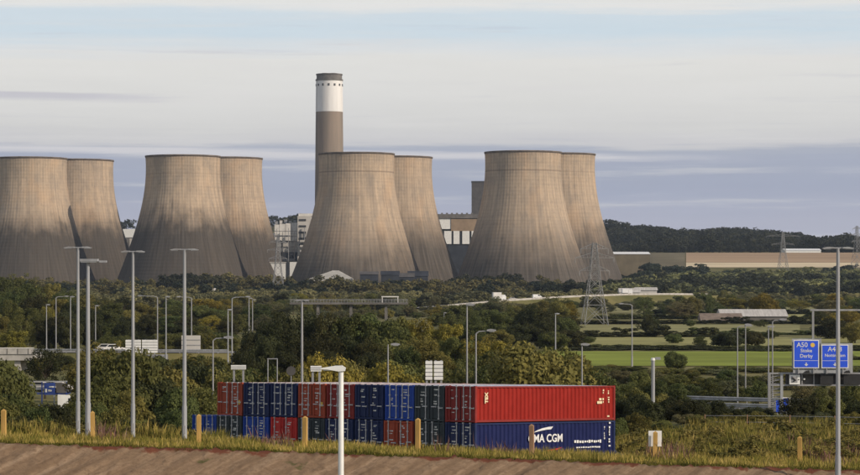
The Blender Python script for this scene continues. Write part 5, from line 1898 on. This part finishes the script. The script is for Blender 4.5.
mass('ridge_dark_clumps', 'dark clumps of taller trees in the belt below the ridge field', 'wood', clusters(34, 7, (615, 920), (1420, 1850), (8, 14), 61), 62, 45, 'wood')
mass('ridge_pale_scrub', 'pale golden scrub patches below the ridge field', 'scrub', clusters(30, 9, (615, 920), (1400, 1800), (3, 7.5), 63), 64, 45, 'scrub')
mass('tower_pale_scrub', 'pale golden scrub patches before the tower feet', 'scrub', clusters(44, 9, (-30, 610), (1440, 1640), (3.5, 8), 65), 66, 45, 'scrub')
mass('tower_dark_clumps', 'dark clumps of trees dotted before the tower feet', 'wood', clusters(30, 6, (-30, 610), (1430, 1700), (6, 12), 67), 68, 45, 'wood')
hp = scatter(2300, (590, 960), (2480, 3380), (7, 21), 28, lambda px, d: px < 830 and d < 2470, 0.6, False)
hp += scatter(700, (-60, 590), (2700, 3380), (7, 21), 38, None, 0.6, False)
mass('hill_wood', 'dense dark wood covering the distant hills', 'wood', hp, 36, 22, 'wood')


# ------------------------------------------------------------------ grasses
def grass_mat(name, stops):
    m_ = bpy.data.materials.new(name)
    m_.use_nodes = True
    t = NT(m_.node_tree)
    geo = t.n('ShaderNodeNewGeometry')
    co = t.n('ShaderNodeTexCoord').outputs['Object']
    f = t.noise(co, 0.45, 4.0, 0.6)
    k = t.m('ADD', t.m('MULTIPLY', geo.outputs['Random Per Island'], 0.5), t.m('MULTIPLY', t.smooth(f, 0.3, 0.7), 0.5))
    c = t.ramp(k, stops)
    d1 = t.n('ShaderNodeBsdfPrincipled', Base__Color=c, Roughness=0.8)
    d1.inputs['Specular IOR Level'].default_value = 0.05
    d2 = t.n('ShaderNodeBsdfTranslucent', Color=c)
    mx = t.n('ShaderNodeMixShader', i0=0.3, i1=d1.outputs[0], i2=d2.outputs[0])
    t.n('ShaderNodeOutputMaterial', Surface=mx.outputs[0])
    return m_


def blades(name, label, n, xr, dr, hr, wd, seed, m, keep=None, clump=0.6):
    q = np.random.default_rng(seed)
    d = q.uniform(dr[0], dr[1], n)
    x = q.uniform(xr[0], xr[1], n)
    if keep is not None:
        ok = keep(x, d)
        x, d = x[ok], d[ok]
    n = len(x)
    # patchy height
    pn = 0.5 + 0.25 * np.sin(x * 0.9 + 1.3 * np.sin(d * 0.7)) + 0.25 * np.sin(x * 2.3 + d * 1.9 + 2)
    h = q.uniform(hr[0], hr[1], n) * (1 - clump + clump * 1.6 * pn)
    z = gz(x, d)
    a = q.uniform(0, 6.28, n)
    lean = q.normal(0, 0.22, (n, 2)) * h[:, None]
    w_ = wd * q.uniform(0.6, 1.4, n)
    dx_, dy_ = np.cos(a) * w_, np.sin(a) * w_
    b0 = np.stack([x - dx_, d - dy_, z - 0.03], 1)
    b1 = np.stack([x + dx_, d + dy_, z - 0.03], 1)
    tp = np.stack([x + lean[:, 0], d + lean[:, 1], z + h], 1)
    md0 = (b0 + tp) / 2 + np.stack([-dx_ * 0.2, -dy_ * .2, h * 0.08], 1)
    v = np.stack([b0, b1, tp, md0], 1)
    return tag(link(name, npmesh(name, v, 4), m), label, 'grass', None, 'stuff')


GM1 = grass_mat('verge_grass', [(0.14, (0.12, 0.13, 0.025)), (0.45, (0.28, 0.24, 0.054)), (0.72, (0.49, 0.36, 0.105)), (0.95, (0.62, 0.47, 0.19))])
GM2 = grass_mat('green_turf', [(0.2, (0.06, 0.062, 0.012)), (0.6, (0.13, 0.115, 0.025)), (0.95, (0.22, 0.175, 0.045))])
GM3 = grass_mat('meadow_plants', [(0.12, (0.085, 0.09, 0.02)), (0.42, (0.20, 0.185, 0.042)), (0.75, (0.38, 0.29, 0.08)), (0.95, (0.54, 0.40, 0.14))])
blades('verge_grass', 'tall straw coloured grass along the top of the soil bank', 60000, (-48, 50), (139.5, 150), (0.15, 0.52), 0.028, 51, GM1)
blades('bank_turf', 'short green turf at the lip of the soil bank', 42000, (-48, 50), (136.2, 140.5), (0.08, 0.26), 0.035, 52, GM2)
blades('meadow', 'rough meadow of weeds and tall grass right of the containers', 60000, (13.5, 50), (149, 190), (0.25, 0.85), 0.045, 53, GM3, None, 0.8)
blades('left_weeds', 'tall weeds between the verge and the left scrub', 26000, (-50, -13), (149, 166), (0.3, 1.0), 0.045, 54, GM3, None, 0.8)
GM4 = grass_mat('rosebay_seedheads', [(0.2, (0.16, 0.075, 0.06)), (0.6, (0.24, 0.14, 0.11)), (0.95, (0.30, 0.24, 0.18))])
blades('willowherb', 'pinkish willowherb seed heads scattered in the rough grass', 15000, (-50, 50), (143, 160), (0.6, 1.25), 0.030, 55, GM4,
       lambda x, d: ((np.sin(x * 0.55) + np.sin(x * 1.31 + d * 0.4)) > 1.1) & ((x < -13) | (x > 13.5) | (d < 149)), 0.5)


def weeds():
    q = np.random.default_rng(91)
    pts = []
    for k in range(1900):
        if q.random() < 0.75:
            x, d = q.uniform(13.5, 48), q.uniform(147, 190)
        else:
            x, d = q.uniform(-48, -14), q.uniform(150, 164)
        h = q.uniform(0.2, 0.75) + (0.5 if q.random() < 0.10 else 0)
        pts.append((x, d, gz1(x, d) - 0.05, h * q.uniform(0.5, 1.1), h))
    return pts


LEAF['weed'] = leaf_mat('weed_leaves', (0.085, 0.092, 0.024), (0.30, 0.25, 0.075), 0.25, 0.25)
mass('weeds', 'leafy weeds and docks dotted through the rough meadow', 'weeds', weeds(), 92, 44, 'weed')
# ------------------------------------------------------------------ air
hz = MB().box(-6500, 6500, -700, 6300, -1.6, 232.0).mesh('haze')
hm = bpy.data.materials.new('thin_haze')
hm.use_nodes = True
t = NT(hm.node_tree)
pv = t.n('ShaderNodeVolumePrincipled', Color=(0.70, 0.82, 1.0, 1), Density=HAZE, Anisotropy=0.3)
t.n('ShaderNodeOutputMaterial', Volume=pv.outputs[0])
o = link('haze', hz, hm)
tag(o, 'thin pale haze hanging over the whole valley', 'haze', None, 'stuff')

# look-alikes that share a label are told apart by their order across the picture
from collections import defaultdict
same = defaultdict(list)
for o in scene.objects:
    if o.parent is None and 'label' in o and o.get('group'):
        same[o['label']].append(o)
ORD = ['leftmost', 'second from left', 'third from left', 'fourth from left', 'fifth from left', 'sixth from left']
for lb, lst in same.items():
    if len(lst) < 2:
        continue
    lst.sort(key=lambda o: o.location.x / o.location.y)
    for k, o in enumerate(lst):
        w_ = ('left one', 'right one')[k] if len(lst) == 2 else ORD[min(k, 5)]
        if len((lb + ' ' + w_).split()) <= 16:
            o['label'] = lb + ', ' + w_
